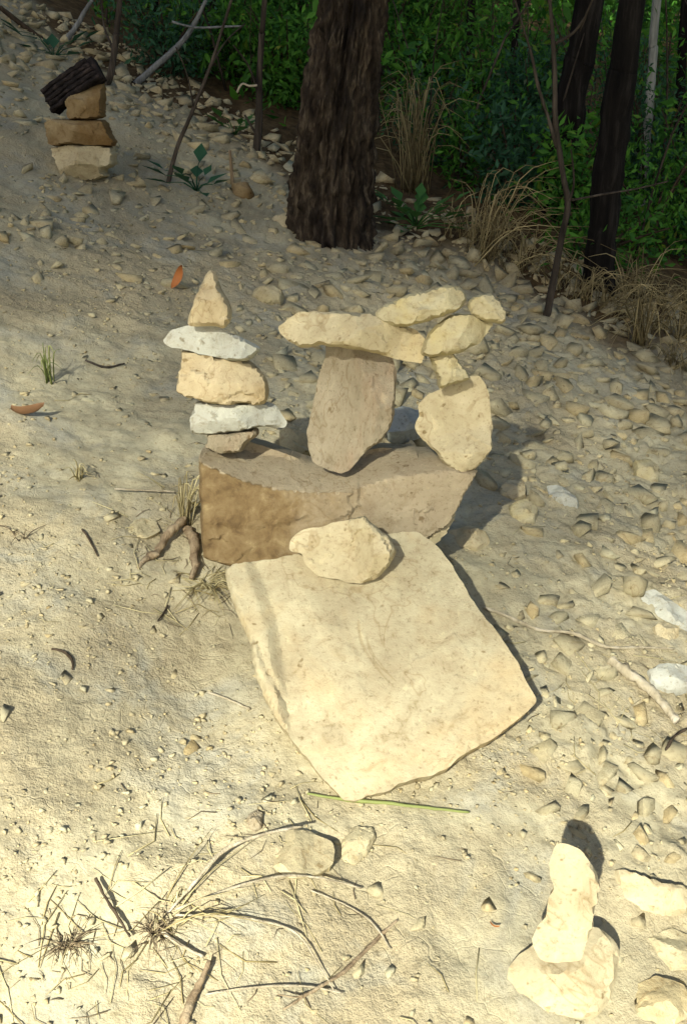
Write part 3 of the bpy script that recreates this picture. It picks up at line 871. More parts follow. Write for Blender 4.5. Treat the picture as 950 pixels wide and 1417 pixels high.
# no two large stones in one place: simple grid rejection
taken = {}
acc = []
for i in range(len(cx)):
    r_ = size[i] * 0.66
    k0, k1 = int(cx[i] // 0.1), int(cy[i] // 0.1)
    ok = True
    for aa in (-1, 0, 1):
        for bb in (-1, 0, 1):
            for (x2, y2, r2) in taken.get((k0 + aa, k1 + bb), ()):
                if (x2 - cx[i]) ** 2 + (y2 - cy[i]) ** 2 < (r_ + r2) ** 2:
                    ok = False; break
            if not ok: break
        if not ok: break
    if ok and size[i] > 0.018:
        ok = np.min((occ[:, 0] - cx[i]) ** 2 + (occ[:, 1] - cy[i]) ** 2) > (size[i] * 0.7) ** 2
    if ok:
        taken.setdefault((k0, k1), []).append((cx[i], cy[i], r_)); acc.append(i)
acc = np.array(acc)
cx, cy, size = cx[acc], cy[acc], size[acc]
cz = hfull(cx, cy)
px, py, dz = project(np.column_stack([cx, cy, cz]))
vis = (px > -10) & (px < 960) & (py > -10) & (py < 1427)
app = np.where(vis, size / dz, 0)
rank = np.argsort(-app)
indiv = set(rank[:290].tolist())
from mathutils import Euler, Quaternion
stuff = Buf()
rub_i = rubble(cx, cy)
for i in range(len(cx)):
    flat = rng.uniform(0.5, 1.0)
    eul = Euler((rng.normal() * 0.35, rng.normal() * 0.35, rng.uniform(0, 6.28)))
    if rub_i[i] < 0.3:
        flat *= 0.55; eul = Euler((rng.normal() * 0.1, rng.normal() * 0.1, eul.z))
    sink = size[i] * flat * rng.uniform(0.3, 0.95) * 0.62
    loc = (cx[i], cy[i], cz[i] + size[i] * 0.30 * flat - sink)
    if i in indiv:
        o = link('stone', proto_me[rng.integers(16)], loc, hillside)
        o.rotation_euler = eul
        o.scale = (size[i], size[i] * rng.uniform(0.75, 1), size[i] * flat)
    else:
        v, f = cheap[rng.integers(12)]
        R = np.array(eul.to_matrix())
        stuff.add((v * np.array([1, 1, flat]) * size[i]) @ R.T + np.array(loc), f)
so = link('rubble_scatter', stuff.mesh('rubble_scatter', M['rubble'], False), (0, 0, 0), hillside)
so['kind'] = 'stuff'

# pebbles and crumbs of soil
pebble = Buf()
tet = [proto_rock(1300 + i, 10) for i in range(6)]
NP = 15000
ex = rng.uniform(-1.3, 1.4, NP); ey = 1.0 + 3.0 * rng.uniform(size=NP) ** 1.4
clump = fbm(xyz(ex, ey) * 3.0, 3, 91)
kp = rng.uniform(size=NP) < np.clip(0.35 + 0.9 * clump, 0.05, 1)
ex, ey = ex[kp], ey[kp]
ez = hfull(ex, ey)
es = np.clip(np.exp(rng.normal(math.log(0.0042), 0.45, len(ex))), 0.002, 0.011)
for i in range(len(ex)):
    v, f = tet[i % 6]
    a = rng.uniform(0, 6.28); c_, s_ = math.cos(a), math.sin(a)
    R = np.array([[c_, -s_, 0], [s_, c_, 0], [0, 0, 1]])
    pebble.add((v * es[i]) @ R.T + np.array([ex[i], ey[i], ez[i] + es[i] * 0.2]), f)
po = link('pebble_scatter', pebble.mesh('pebble_scatter', M['rubble'], False), (0, 0, 0), hillside)
po['kind'] = 'stuff'

# ================================================================== TREES
def gz_(x, y):
    return float(hfull(np.array([x]), np.array([y]))[0])

def crown_mesh(centre, rad, count, size, seed, mat='leaf', clusters=26):
    r = np.random.default_rng(seed)
    cl = r.normal(size=(clusters, 3)); cl /= np.linalg.norm(cl, axis=1)[:, None]
    cl = cl * r.uniform(0.35, 1, (clusters, 1)) * np.asarray(rad)
    pick = r.integers(clusters, size=count)
    p = cl[pick] + r.normal(size=(count, 3)) * np.asarray(rad) * 0.17
    b = Buf()
    b.leaves(p + np.asarray(centre), r.uniform(0.6, 1.3, count) * size, r, 0.3)
    return b, cl + np.asarray(centre)

def trunk_px(path, Y, widths, top=9.0, lean=None):
    """pixel path (base first) in the vertical plane y=Y, continued upwards out of the frame"""
    pts = [atY(x, y, Y) for x, y in path]
    rad = [w * depth(p) / F / 2 for w, p in zip(widths, pts)]
    d = (pts[-1] - pts[-2]); d = d / np.linalg.norm(d)
    if lean is not None:
        d = np.asarray(lean) / np.linalg.norm(lean)
    for k in (1, 2, 3):
        pts.append(pts[-1] + (d * 0.6 + np.array([0, 0, 0.4])) * top / 3)
        rad.append(rad[-1] * 0.78)
    return np.array(pts), np.array(rad)

def tree(name, label, path, Y, widths, mat, seg=20, top=7.0, crown=2200, crad=(2.2, 2.2, 1.8), group=None, bump=0.10, seed=1, fine=8, leaf='leaf', lsize=0.16):
    pts, rad = trunk_px(path, Y, widths, top)
    base = pts[0].copy(); base[2] = gz_(base[0], base[1]) - 0.05
    pts[0][2] = min(pts[0][2], base[2])
    root = empty(name, base)
    tag(root, label, 'tree', group)
    b = Buf(); b.tube(pts, rad, seg, bump, seed, fine)
    link('trunk', b.mesh('trunk', M[mat], True, base), (0, 0, 0), root)
    cb, cl = crown_mesh(pts[-1], crad, crown, lsize, seed + 5, leaf)
    link('crown', cb.mesh('crown', M[leaf], False, base), (0, 0, 0), root)
    lb = Buf()
    for c in cl[:12]:
        mid = (pts[-2] * 0.5 + c * 0.5) + np.array([0, 0, -0.15])
        lb.tube([pts[-2], mid, c], [rad[-2] * 0.45, rad[-2] * 0.28, rad[-2] * 0.1], 5, 0, 0, 3)
    link('limbs', lb.mesh('limbs', M[mat], True, base), (0, 0, 0), root)
    return root

# the rough-barked tree in the middle, with deep furrows
def big_tree():
    foot = G(458, 338)
    Yb = foot[1] + 0.14
    path = [(456,352),(455,300),(459,250),(465,180),(476,90),(490,0)]
    wid = [112, 104, 100, 96, 90, 86]
    pts, rad = trunk_px(path, Yb, wid, 8.0)
    base = np.array([pts[0][0], Yb, gz_(pts[0][0], Yb) - 0.10])
    pts[0] = base + np.array([0.0, 0, -0.1])
    k = len(pts); fine = 42
    t = np.linspace(0, k - 1, (k - 1) * fine + 1)
    P = np.stack([np.interp(t, np.arange(k), pts[:, c]) for c in range(3)], 1)
    for c in range(3):
        ker = np.ones(31) / 31
        P[15:-15, c] = np.convolve(P[:, c], ker, 'valid')
    R = np.interp(t, np.arange(k), rad)
    seg = 190
    thh = np.arange(seg) * 2 * math.pi / seg
    ring = np.stack([np.cos(thh), np.sin(thh), 0 * thh], 1)
    v = P[:, None, :] + ring[None] * R[:, None, None]
    hgt = np.linalg.norm(P - P[0], axis=1)
    TH = np.broadcast_to(thh[None], (len(t), seg)); HG = np.broadcast_to(hgt[:, None], (len(t), seg))
    sx, sy = np.cos(TH).ravel(), np.sin(TH).ravel(); hh = HG.ravel()
    q = np.column_stack([sx * 5.5, sy * 5.5, hh * 1.6])
    warp = fbm(q * 0.8, 2, 55) * 0.35
    fur = 1 - np.abs(fbm(np.column_stack([sx * 7.5 + warp, sy * 7.5 + warp, hh * 2.2]), 3, 56))        # ridges
    fine_n = fbm(np.column_stack([sx * 22, sy * 22, hh * 16]), 3, 58)
    blk = fbm(np.column_stack([sx * 10, sy * 10, hh * 13]), 3, 61)
    disp = 0.046 * (fur - 0.7) + 0.012 * fine_n + 0.020 * blk
    flare = np.exp(-hh / 0.28)
    lobes = 0.5 + 0.5 * np.cos(4 * TH.ravel() + 0.6)
    disp = disp + flare * (0.01 + 0.035 * lobes)
    v = v.reshape(-1, 3) + np.tile(ring, (len(t), 1)) * disp[:, None]
    i = np.arange(len(t) - 1)[:, None] * seg; j = np.arange(seg)[None]; j2 = (j + 1) % seg
    f = np.stack([i + j, i + j2, i + seg + j2, i + seg + j], 2).reshape(-1, 4)
    root = empty('ironbark_tree', base)
    tag(root, 'thick rough-barked tree trunk with charred base at the centre top', 'tree')
    link('trunk', mesh_np('trunk', v - base, f, M['bark'], True), (0, 0, 0), root)
    cb, cl = crown_mesh(pts[-1] + np.array([0, 0, 1.0]), (2.6, 2.6, 2.0), 2600, 0.17, 66)
    link('crown', cb.mesh('crown', M['leaf'], False, base), (0, 0, 0), root)
    lb = Buf()
    for c in cl[:14]:
        lb.tube([pts[-2], pts[-2] * 0.5 + c * 0.5, c], [rad[-2] * 0.5, rad[-2] * 0.3, rad[-2] * 0.1], 6, 0, 0, 3)
    link('limbs', lb.mesh('limbs', M['bark'], True, base), (0, 0, 0), root)
big_tree()

f1 = G(828, 405); f2 = G(765, 345)
tree('dark_tree', 'black charred slim tree trunk, nearer one at upper right', [(828,408),(832,330),(843,230),(858,110),(874,0)], f1[1], [46,42,42,40,38], 'darkbark', seed=81, bump=0.14)
tree('dark_tree', 'black trunk just left of the nearer charred trunk at upper right', [(762,345),(768,280),(782,190),(798,95),(816,0)], f2[1] + 0.6, [44,42,42,40,40], 'darkbark', seed=82, bump=0.14)
tree('pale_tree', 'thin pale-barked tree right of the charred trunks', [(880,330),(890,230),(897,150),(903,70),(908,0)], f1[1] + 2.2, [14,13,13,12,12], 'palebark', seg=10, seed=83, crown=900, crad=(1.4, 1.4, 1.4))
tree('dark_tree', 'dark trunk deep in the wood at upper left', [(272,150),(277,100),(283,50),(288,0)], G(272, 118)[1] + 1.2, [60,54,52,50], 'darkbark', seed=84, bump=0.12)
for i, (bx, by, tx, w, dy) in enumerate([(640,190,652,12,2.5),(600,170,596,9,4.0),(700,235,716,10,3.0),(410,120,404,12,4.0),(205,95,214,14,2.5),(935,300,948,14,2.0),(555,150,560,14,5.5)]):
    Yt = G(bx, by + 90)[1] + dy
    tree('slim_tree', 'slim dark tree deep in the shaded wood', [(bx, by + 60), ((bx * 2 + tx) / 3, by * 0.6), (tx, 0)], Yt, [w * 1.1, w, w * 0.9], 'darkbark', seg=8, seed=90 + i, crown=500, crad=(1.3, 1.3, 1.3), group='slim trees deep in the wood', fine=5)

def sapling(label, paths, Y, mat, name='sapling', leaves=0, seed=1, cat='sapling', extend=1.5, bow=0.0):
    """paths: list of (pixel points, pixel widths); the first is the stem"""
    r = np.random.default_rng(seed)
    st = [atY(x, y, Y) for x, y in paths[0][0]]
    base = st[0].copy(); base[2] = gz_(base[0], base[1]) - 0.02
    root = empty(name, base)
    tag(root, label, cat)
    for i, (pp, ww) in enumerate(paths):
        pts = np.array([atY(x, y, Y) for x, y in pp])
        pts[:, 1] += bow * np.linspace(0, 1, len(pts)) ** 2 + (r.normal() * 0.12 * np.linspace(0, 1, len(pts)) if i else 0)
        rad = [w * depth(p) / F / 2 for w, p in zip(ww, pts)]
        if i == 0:
            pts[0] = base
        if pp[-1][1] <= 2 and extend:
            d = pts[-1] - pts[-2]; d /= np.linalg.norm(d)
            pts = np.vstack([pts, pts[-1] + d * extend]); rad = rad + [rad[-1] * 0.4]
        b = Buf(); b.tube(pts, rad, 8, 0.12, seed + i, 5)
        link('stem' if i == 0 else 'branch', b.mesh('stem', M[mat], True, base), (0, 0, 0), root)
        if leaves:
            lb = Buf()
            c = pts[-1] + r.normal(size=(leaves, 3)) * 0.3
            lb.leaves(c, r.uniform(0.05, 0.10, leaves), r, 0.3)
            link('foliage', lb.mesh('foliage', M['leaf'], False, base), (0, 0, 0), root)
    return root

fs = G(757, 436)
sapling('crooked leafless sapling left of the charred trunks at upper right', [
    ([(755,438),(764,395),(776,330),(785,283),(778,240),(768,170),(767,110),(764,50),(760,0)], [11,10,9,9,8,8,7,6,5]),
    ([(770,205),(758,165),(742,115),(732,70),(710,0)], [6,5,5,4,3]),
    ([(785,283),(790,250),(783,200)], [4,3,2]),
    ([(786,278),(830,270),(880,262),(925,252)], [3,3,2,2]),
    ([(768,60),(790,45),(806,20),(812,0)], [5,4,3,3])], fs[1], 'twig', seed=111)
fs = G(231, 250)
sapling('thin bare pole leaning to the right on the upper slope', [([(231,252),(245,205),(268,150),(295,80),(320,0)], [7,6,5,5,4]), ([(268,150),(262,100),(250,60)], [3,2,2]), ([(290,95),(310,60),(336,36)], [3,2,2])], fs[1], 'twig', seed=112)
fs = G(148, 138)
sapling('dark stem rising behind the far cairn', [([(146,135),(154,100),(161,50),(166,0)], [11,10,9,8]), ([(158,70),(140,40),(130,0)], [4,3,2])], fs[1] + 0.35, 'twig', seed=113)
fs = G(356, 222)
sapling('upright stem left of the rough-barked tree', [([(354,224),(358,170),(359,110),(362,50),(366,0)], [12,11,9,9,8]), ([(357,130),(345,90),(325,60)], [3,3,2]), ([(357,190),(338,160)], [4,3])], fs[1] + 0.1, 'twig', seed=114)

def fallen(label, pts_px, Y, w, mat, name='fallen_branch', rise=None, seed=5):
    pts = np.array([atY(x, y, Y) for x, y in pts_px])
    if rise is not None:
        pts[:, 1] += rise
    rad = [ww * depth(p) / F / 2 for ww, p in zip(w, pts)]
    b = Buf(); b.tube(pts, rad, 8, 0.18, seed, 5)
    o = link(name, b.mesh(name, M[mat], True, pts[0]), pts[0])
    return tag(o, label, 'branch')
ya = G(190, 130)[1]
fallen('grey dead branch slanting up behind the far cairn', [(186,118),(215,92),(245,65),(265,40),(285,0)], ya + 0.3, [9,9,8,7,5], 'greywood')
fallen('bluish bleached stick slanting at the top left corner', [(92,55),(105,38),(118,15),(128,0)], G(92, 62)[1] + 0.1, [8,7,6,5], 'greywood', seed=6)
fallen('dark fallen branch along the top left edge of the wood', [(0,10),(28,32),(62,56)], G(40, 60)[1] + 0.3, [7,7,5], 'darktwig', seed=7)
fallen('thin pale twig crossing the wood above the far cairn', [(238,30),(270,38),(310,37),(336,36)], ya + 0.1, [3,3,3,2], 'greywood', seed=8)
fallen('short white twig beside the upright stem', [(328,128),(335,116),(345,119),(356,118)], G(350, 215)[1] - 0.05, [3,3,3,3], 'stick', seed=9)
fallen('reddish stub stuck upright in the upper slope', [(322,255),(320,232),(318,208)], G(322, 257)[1], [6,5,4], 'root', name='stub', seed=10)

# ------------------------------------------------------------------ shrubs, undergrowth
def shrub(x, y, h, rad, n, seed, label, mat='leaf', size=0.07, group=None):
    r = np.random.default_rng(seed)
    base = np.array([x, y, gz_(x, y) - 0.02])
    root = empty('shrub', base)
    tag(root, label, 'shrub', group)
    sb, lb = Buf(), Buf()
    ns = 7
    for i in range(ns):
        a = r.uniform(0, 6.28); rr = rad * r.uniform(0.3, 1)
        tip = np.array([math.cos(a) * rr, math.sin(a) * rr, h * r.uniform(0.6, 1)])
        pts = np.array([[0, 0, 0], tip * [0.3, 0.3, 0.5], tip])
        sb.tube(pts, [0.012, 0.008, 0.003], 5, 0, 0, 3)
        m = n // ns
        t = r.uniform(0.15, 1.05, m)[:, None]
        p = (tip * [0.3, 0.3, 0.5]) * (2 * t * (1 - t)) + tip * t ** 2 + r.normal(size=(m, 3)) * rad * 0.22
        p[:, 2] = np.maximum(p[:, 2], 0.03)
        lb.leaves(p, r.uniform(0.6, 1.3, m) * size, r, 0.36)
    link('stem', sb.mesh('stem', M['darktwig']), (0, 0, 0), root)
    link('foliage', lb.mesh('foliage', M[mat], False), (0, 0, 0), root)
rs = np.random.default_rng(404)
n_sh = 0
while n_sh < 34:
    x = rs.uniform(-3.5, 4.5); y = rs.uniform(5.0, 11.5)
    e_ = float(edge(np.array(x), np.array(y)))
    P_ = np.array([x, y, gz_(x, y)])
    u_, v_, dd = project(P_)
    if e_ < 0.75 or u_ < -60 or u_ > 1010 or v_ > 380:
        continue
    h = rs.uniform(0.5, 1.5) * min(1, 0.5 + (e_ - 0.7) * 0.5)
    where = 'left of the rough-barked trunk' if u_ < 430 else 'between the rough-barked trunk and crooked sapling' if u_ < 740 else 'around the charred trunks at right'
    near = 'front leafy green shrub' if e_ < 1.5 else 'leafy green shrub deep in shade'
    shrub(x, y, h, rs.uniform(0.3, 0.6), int(800 + 500 * h), 600 + n_sh, near + ' ' + where, 'leaf' if rs.uniform() < 0.7 else 'leaf2', rs.uniform(0.042, 0.075), 'shrubs in the undergrowth')
    n_sh += 1

for i, (sx_, sy_, h, wd, lb) in enumerate([
        (600, 232, 0.55, 0.42, 'low green shrub behind the tall dry grass clump'), (640, 262, 0.5, 0.40, 'low green shrub right of the tall dry grass clump'),
        (672, 205, 0.9, 0.45, 'rounded green shrub behind the dry grass leaning right'), (712, 300, 0.55, 0.40, 'low green shrub left of the crooked sapling'),
        (560, 170, 0.9, 0.45, 'green shrub touching the right side of the rough-barked trunk'), (615, 150, 1.1, 0.5, 'tall green shrub above the tall dry grass clump'),
        (735, 235, 0.9, 0.45, 'green shrub between crooked sapling and left charred trunk'), (790, 330, 0.6, 0.35, 'low green shrub between the two charred trunks'),
        (900, 370, 0.6, 0.42, 'low green shrub right of the nearer charred trunk'), (230, 110, 0.6, 0.4, 'green shrub behind the grey dead branch'),
        (325, 120, 0.7, 0.4, 'green shrub left of the upright stem'), (395, 150, 0.6, 0.4, 'green shrub between upright stem and rough-barked trunk')]):
    p_ = G(sx_, sy_)
    shrub(p_[0], p_[1] + 0.15, h, wd, 1100, 900 + i, lb, 'leaf' if i % 3 else 'leaf2', 0.05 + 0.006 * (i % 4))

# the wood beyond, one mass of leaves
r = np.random.default_rng(808)
under = Buf()
n = 210000
x = r.uniform(-9, 11, n); y = 6.5 + 13 * r.uniform(size=n) ** 1.1
e_ = edge(x, y)
cl = fbm(np.column_stack([x * 0.9, y * 0.9, np.zeros(n)]), 3, 99)
hmax = 0.5 + 4.5 * sstep(0.6, 4.0, e_) + 0.6 * cl
zz = hbase(x, y) + hmax * r.uniform(0.0, 1, n) ** 0.9
dens = fbm(np.column_stack([x * 1.3, y * 1.3, zz * 1.6]), 3, 123)
k = (e_ > 0.8) & (dens > -0.32) 
p = np.column_stack([x, y, zz])[k]
ax = r.normal(size=(len(p), 3)) + np.array([0, 0, -0.5])
under.leaves(p, np.clip(np.exp(r.normal(math.log(0.060), 0.45, len(p))), 0.025, 0.16), r, 0.36, axis=ax)
uo = link('distant_undergrowth', under.mesh('distant_undergrowth', M['leaf'], False))
tag(uo, 'mass of dark green leaves filling the wood behind the slope', 'undergrowth')
uo['kind'] = 'stuff'
# thick wood further off, closing the view
far = Buf()
n = 60000
x = r.uniform(-30, 34, n); y = r.uniform(19, 42, n)
zz = hbase(x, y) + 9.0 * r.uniform(size=n)
ax = r.normal(size=(n, 3)) + np.array([0, 0, -0.5])
far.leaves(np.column_stack([x, y, zz]), r.uniform(0.3, 0.6, n), r, 0.5, axis=ax)
fo = link('distant_wood', far.mesh('distant_wood', M['leaf'], False))
tag(fo, 'far dark wood closing the view behind the undergrowth', 'wood')
fo['kind'] = 'stuff'

# ------------------------------------------------------------------ grasses
def tuft(label, P, n, h, spread, mat, seed, name='grass_tuft', wid=0.0022, droop=0.5, flat=0.0, cat='grass tuft', lean=(0, 0, 0), parts=None):
    r = np.random.default_rng(seed)
    b = Buf()
    for i in range(n):
        a = r.uniform(0, 6.28); s = r.uniform(0.2, 1) * spread; hh = h * r.uniform(0.4, 1.0)
        o = np.array([r.normal() * 0.1 * spread, r.normal() * 0.1 * spread, -0.01])
        tip = np.array([math.cos(a) * s, math.sin(a) * s, hh]) + np.asarray(lean) * r.uniform(0.4, 1)
        mid = o + tip * np.array([0.4, 0.4, 0.7]) + np.array([0, 0, hh * 0.12])
        end = o + tip * np.array([1, 1, 1 - droop * r.uniform(0, 1)])
        w = wid * r.uniform(0.6, 1.2)
        b.tube([o, mid, end], [w, w * 0.8, w * 0.2], 3, 0, 0, 3)
    o = link(name, b.mesh(name, M[mat], True), P)
    return tag(o, label, cat)
tuft('tall dry grass clump right of the rough-barked tree', G(572, 268), 90, 0.75, 0.38, 'drygrass', 1, wid=0.0035)
tuft('dry grass clump leaning right below the crooked sapling path', G(668, 362), 60, 0.5, 0.35, 'drygrass', 2, wid=0.003, lean=(0.25, 0, 0))
rg = np.random.default_rng(51)
for i, (gx_, gy_) in enumerate([(800,418),(836,432),(872,430),(905,462),(940,478),(862,405),(915,430),(768,398),(950,440),(715,372),(885,478),(930,505),(640,335),(690,350)]):
    where = 'below the crooked sapling' if gx_ < 780 else 'under the nearer charred trunk' if gx_ < 870 else 'at the right edge of the picture'
    o = tuft('brown dry grass clump ' + where, G(gx_, gy_), int(rg.integers(18, 46)), rg.uniform(0.14, 0.36), rg.uniform(0.2, 0.45), 'drygrass', 20 + i, wid=0.003, droop=0.9, lean=(rg.normal() * 0.12, rg.normal() * 0.1, 0))
    o['group'] = 'brown grass at the edge of the wood'
tuft('sparse yellow-green grass tuft on the bare soil at left', G(66, 522), 14, 0.17, 0.09, 'greengrass', 3, wid=0.0028)
tuft('short cut grass stub tuft on the soil at left', G(108, 662), 12, 0.075, 0.06, 'straw', 4, wid=0.0028)
tuft('straw stems standing at the left end of the boulder', G(258, 728), 22, 0.22, 0.10, 'straw', 5, wid=0.0025, lean=(0.07, 0.02, 0.0))
tuft('flattened dry straw between the bent root and the slab', G(285, 805), 80, 0.035, 0.17, 'straw', 6, wid=0.0019, droop=1.0)
tuft('dead grass clump pulled up by its roots, lower left', G(232, 1280), 13, 0.07, 0.16, 'straw', 7, wid=0.0022, droop=0.9, lean=(0.12, 0.05, 0))
tuft('dark root clump of the pulled up grass, lower left', G(215, 1295), 60, 0.035, 0.075, 'rootlet', 8, wid=0.0014, droop=1.0, name='root_clump', cat='root')
tuft('dried dark weed remains near the lower left edge', G(95, 1318), 70, 0.035, 0.075, 'rootlet', 9, wid=0.0013, droop=1.0, name='root_clump', cat='root')
tuft('thin dry stalks lying left of the flat greyish stone', G(30, 740), 9, 0.05, 0.10, 'rootlet', 10, wid=0.0015, droop=0.8)

def broadleaf(label, P, n, h, size, seed, mat='weed'):
    r = np.random.default_rng(seed)
    root = empty('weed', P); tag(root, label, 'weed')
    sb = Buf()
    for i in range(n):
        a = r.uniform(0, 6.28); e2 = np.array([math.cos(a), math.sin(a), r.uniform(0.1, 0.8)])
        c = e2 * h * r.uniform(0.4, 1)
        sb.tube([[0, 0, -0.01], c * [0.4, 0.4, 0.8], c], [0.004, 0.003, 0.002], 4, 0, 0, 2)
        lf = Buf(); lf.leaves((c + e2 * size * 0.4)[None], np.array([size * r.uniform(0.7, 1.2)]), r, 0.5, axis=e2[None], up=np.array([[0.1, 0.2, 1.0]]))
        link('leaf', lf.mesh('leaf', M[mat], False), (0, 0, 0), root)
    link('stem', sb.mesh('stem', M[mat]), (0, 0, 0), root)
broadleaf('green broad-leaved weed at the right foot of the rough-barked tree', G(575, 318), 26, 0.22, 0.14, 31)
broadleaf('bright green seedling beside the upright stem', G(325, 190), 9, 0.16, 0.12, 32)
broadleaf('dark green creeping plant below the leaning bare pole', G(272, 262), 12, 0.18, 0.13, 33, 'leaf2')
broadleaf('small bluish green plant at the top left edge of the wood', G(75, 75), 12, 0.2, 0.14, 34, 'leaf2')

# ------------------------------------------------------------------ sticks and roots on the ground
def stick(label, pts_px, w, mat, lift=0.006, name='stick', cat='stick', seg=7, branches=(), seed=3, bump=0.45):
    P = [G(x, y) for x, y in pts_px]
    rad = [max(ww * depth(p) / F / 2, 0.0012) for ww, p in zip(w, P)]
    pts = np.array([p + np.array([0, 0, r_ * 0.7 + (lift if np.isscalar(lift) else lift[i])]) for i, (p, r_) in enumerate(zip(P, rad))])
    if branches:
        root = empty(name, pts[0]); tag(root, label, cat)
        b = Buf(); b.tube(pts, rad, seg, bump, seed, 6)
        link('stem', b.mesh('stem', M[mat], True, pts[0]), (0, 0, 0), root)
        for j, (bp, bw) in enumerate(branches):
            q = np.array([G(x, y) + np.array([0, 0, 0.008 + 0.012 * (k_ if k_ < 2 else 1)]) for k_, (x, y) in enumerate(bp)])
            rd = [max(ww * depth(z) / F / 2, 0.001) for ww, z in zip(bw, q)]
            b = Buf(); b.tube(q, rd, seg, bump, seed + j + 1, 6)
            link('fork', b.mesh('fork', M[mat], True, pts[0]), (0, 0, 0), root)
        return root
    b = Buf(); b.tube(pts, rad, seg, bump, seed, 6)
    o = link(name, b.mesh(name, M[mat], True, pts[0]), pts[0])
    return tag(o, label, cat)
stick('bent brown forked root beside the left end of the boulder', [(190,784),(204,771),(218,766),(232,750),(246,744),(258,736)], [4,9,12,11,13,10], 'root', lift=[-0.004, 0.004, 0.010, 0.018, 0.024, 0.03], name='bent_root', cat='root',
      branches=[([(254,734),(263,745),(270,760),(269,778),(271,792),(265,810)], [8,13,14,11,12,6])])
stick('long thin pale root trailing right across the rubble', [(668,848),(700,862),(745,880),(790,893),(835,905),(890,905),(930,906)], [5,5,5,5,5,4,3], 'stick', name='trailing_root', cat='root')
stick('thick grey-brown root curving down at the right edge', [(842,925),(858,938),(880,950),(905,970),(935,1005)], [12,15,14,14,12], 'stick', name='curved_root', cat='root', lift=0.004)
stick('forked brown stick at the bottom centre', [(392,1400),(430,1378),(470,1352),(500,1322),(526,1298),(549,1282)], [3,5,6,6,5,3], 'root', branches=[([(430,1378),(410,1388),(385,1386)], [4,3,2])])
stick('flat brown strip of bark at the bottom, left of the forked stick', [(252,1420),(264,1392),(278,1366),(291,1342)], [12,13,9,5], 'root', name='bark_strip', cat='bark', lift=[0, 0.004, 0.012, 0.022])
stick('dark broken twig left of the pulled up grass', [(136,1236),(150,1262),(166,1285),(182,1308)], [5,4,4,3], 'darktwig', lift=0.012)
stick('long silvery straw pointing right from the pulled up grass', [(232,1275),(270,1245),(312,1207),(365,1189),(420,1172)], [4,5,6,5,3], 'stick', lift=[0.0, 0.02, 0.035, 0.045, 0.05], name='straw')
stick('thin straw arching right over the soil at lower centre', [(245,1275),(320,1250),(385,1238),(440,1232),(500,1233)], [3,4,4,3,2], 'stick', lift=[0.01, 0.02, 0.03, 0.03, 0.01], name='straw')
stick('short white straw below the pulled up grass', [(226,1300),(250,1315),(282,1332)], [5,5,4], 'stick', lift=0.01, name='straw')
stick('thin straw running down right from the pulled up grass', [(245,1282),(330,1285),(405,1300),(440,1340),(462,1375)], [3,3,3,2,2], 'stick', lift=0.012, name='straw')
stick('thin curved straw right of the arching straw', [(430,1240),(480,1255),(515,1280),(540,1320)], [2,2,3,2], 'stick', lift=0.008, name='straw')
stick('pale straw stem lying near the bottom edge', [(285,1380),(350,1372),(420,1368),(475,1378)], [3,3,3,2], 'stick', lift=0.008, name='straw')
stick('green grass stem lying at the lower tip of the slab', [(425,1104),(480,1110),(540,1120),(600,1130),(648,1134)], [3,5,5,4,3], 'greengrass', lift=0.008, name='green_straw', cat='straw')
stick('small dark twig on the soil left of the bent root', [(115,740),(124,752),(136,772)], [3,3,2], 'darktwig', lift=0.004)
stick('crooked dark twig beside the hollow left of the slab', [(232,838),(226,852),(219,866)], [3,3,2], 'darktwig', lift=0.004)
stick('pale straw in the hollow left of the slab', [(288,962),(315,972),(346,988)], [3,3,3], 'stick', lift=0.005, name='straw')
stick('curved dark twig on the soil at left centre', [(72,900),(88,904),(100,916),(101,930)], [3,4,4,2], 'darktwig', lift=0.003)
stick('dark twig lying across the slope above the left stack', [(118,495),(145,502),(172,500)], [3,3,2], 'twig', lift=0.006)
stick('straw lying left of the straw stems by the boulder', [(160,688),(205,691),(245,693)], [2,3,2], 'stick', lift=0.012, name='straw')
stick('thin root poking out near the curved root at right edge', [(918,1050),(930,1030),(950,1015)], [4,4,3], 'darktwig', lift=0.01)

def leaf_thing(label, P, size, mat, seed, cat='leaf', up=0.25):
    r = np.random.default_rng(seed)
    t = np.linspace(-1, 1, 9)
    w = (1 - t ** 2) ** 0.7 * 0.36
    v, f = [], []
    for i, (a, b) in enumerate(zip(t, w)):
        for s in (-1, 0, 1):
            v.append((a * size * 0.5, s * b * size * 0.5, 0.06 * size * abs(s) * 2 + 0.18 * size * a * a))
    for i in range(8):
        for s in (0, 1):
            f.append((i * 3 + s, i * 3 + 3 + s, i * 3 + 4 + s, i * 3 + 1 + s))
    o = link('fallen_leaf', mesh_np('fallen_leaf', np.array(v), np.array(f), M[mat], True), P + np.array([0, 0, 0.01 + up * size]))
    o.rotation_euler = (0.9, -1.1 if up > 0.3 else 0.2, r.uniform(0, 3))
    return tag(o, label, cat)
leaf_thing('orange dead leaf standing in rubble behind the left stack', G(250, 402), 0.10, 'orange', 3, up=0.45)
leaf_thing('reddish brown leaf on the soil at the left edge', G(36, 580), 0.12, 'brownleaf', 4, up=0.05)
leaf_thing('tiny orange leaf fragment left of the lower right cairn', G(681, 1296), 0.022, 'orange', 5, up=0.1)
leaf_thing('pale leaf caught in the straw beside the boulder', G(267, 716), 0.045, 'straw', 6, up=0.2)

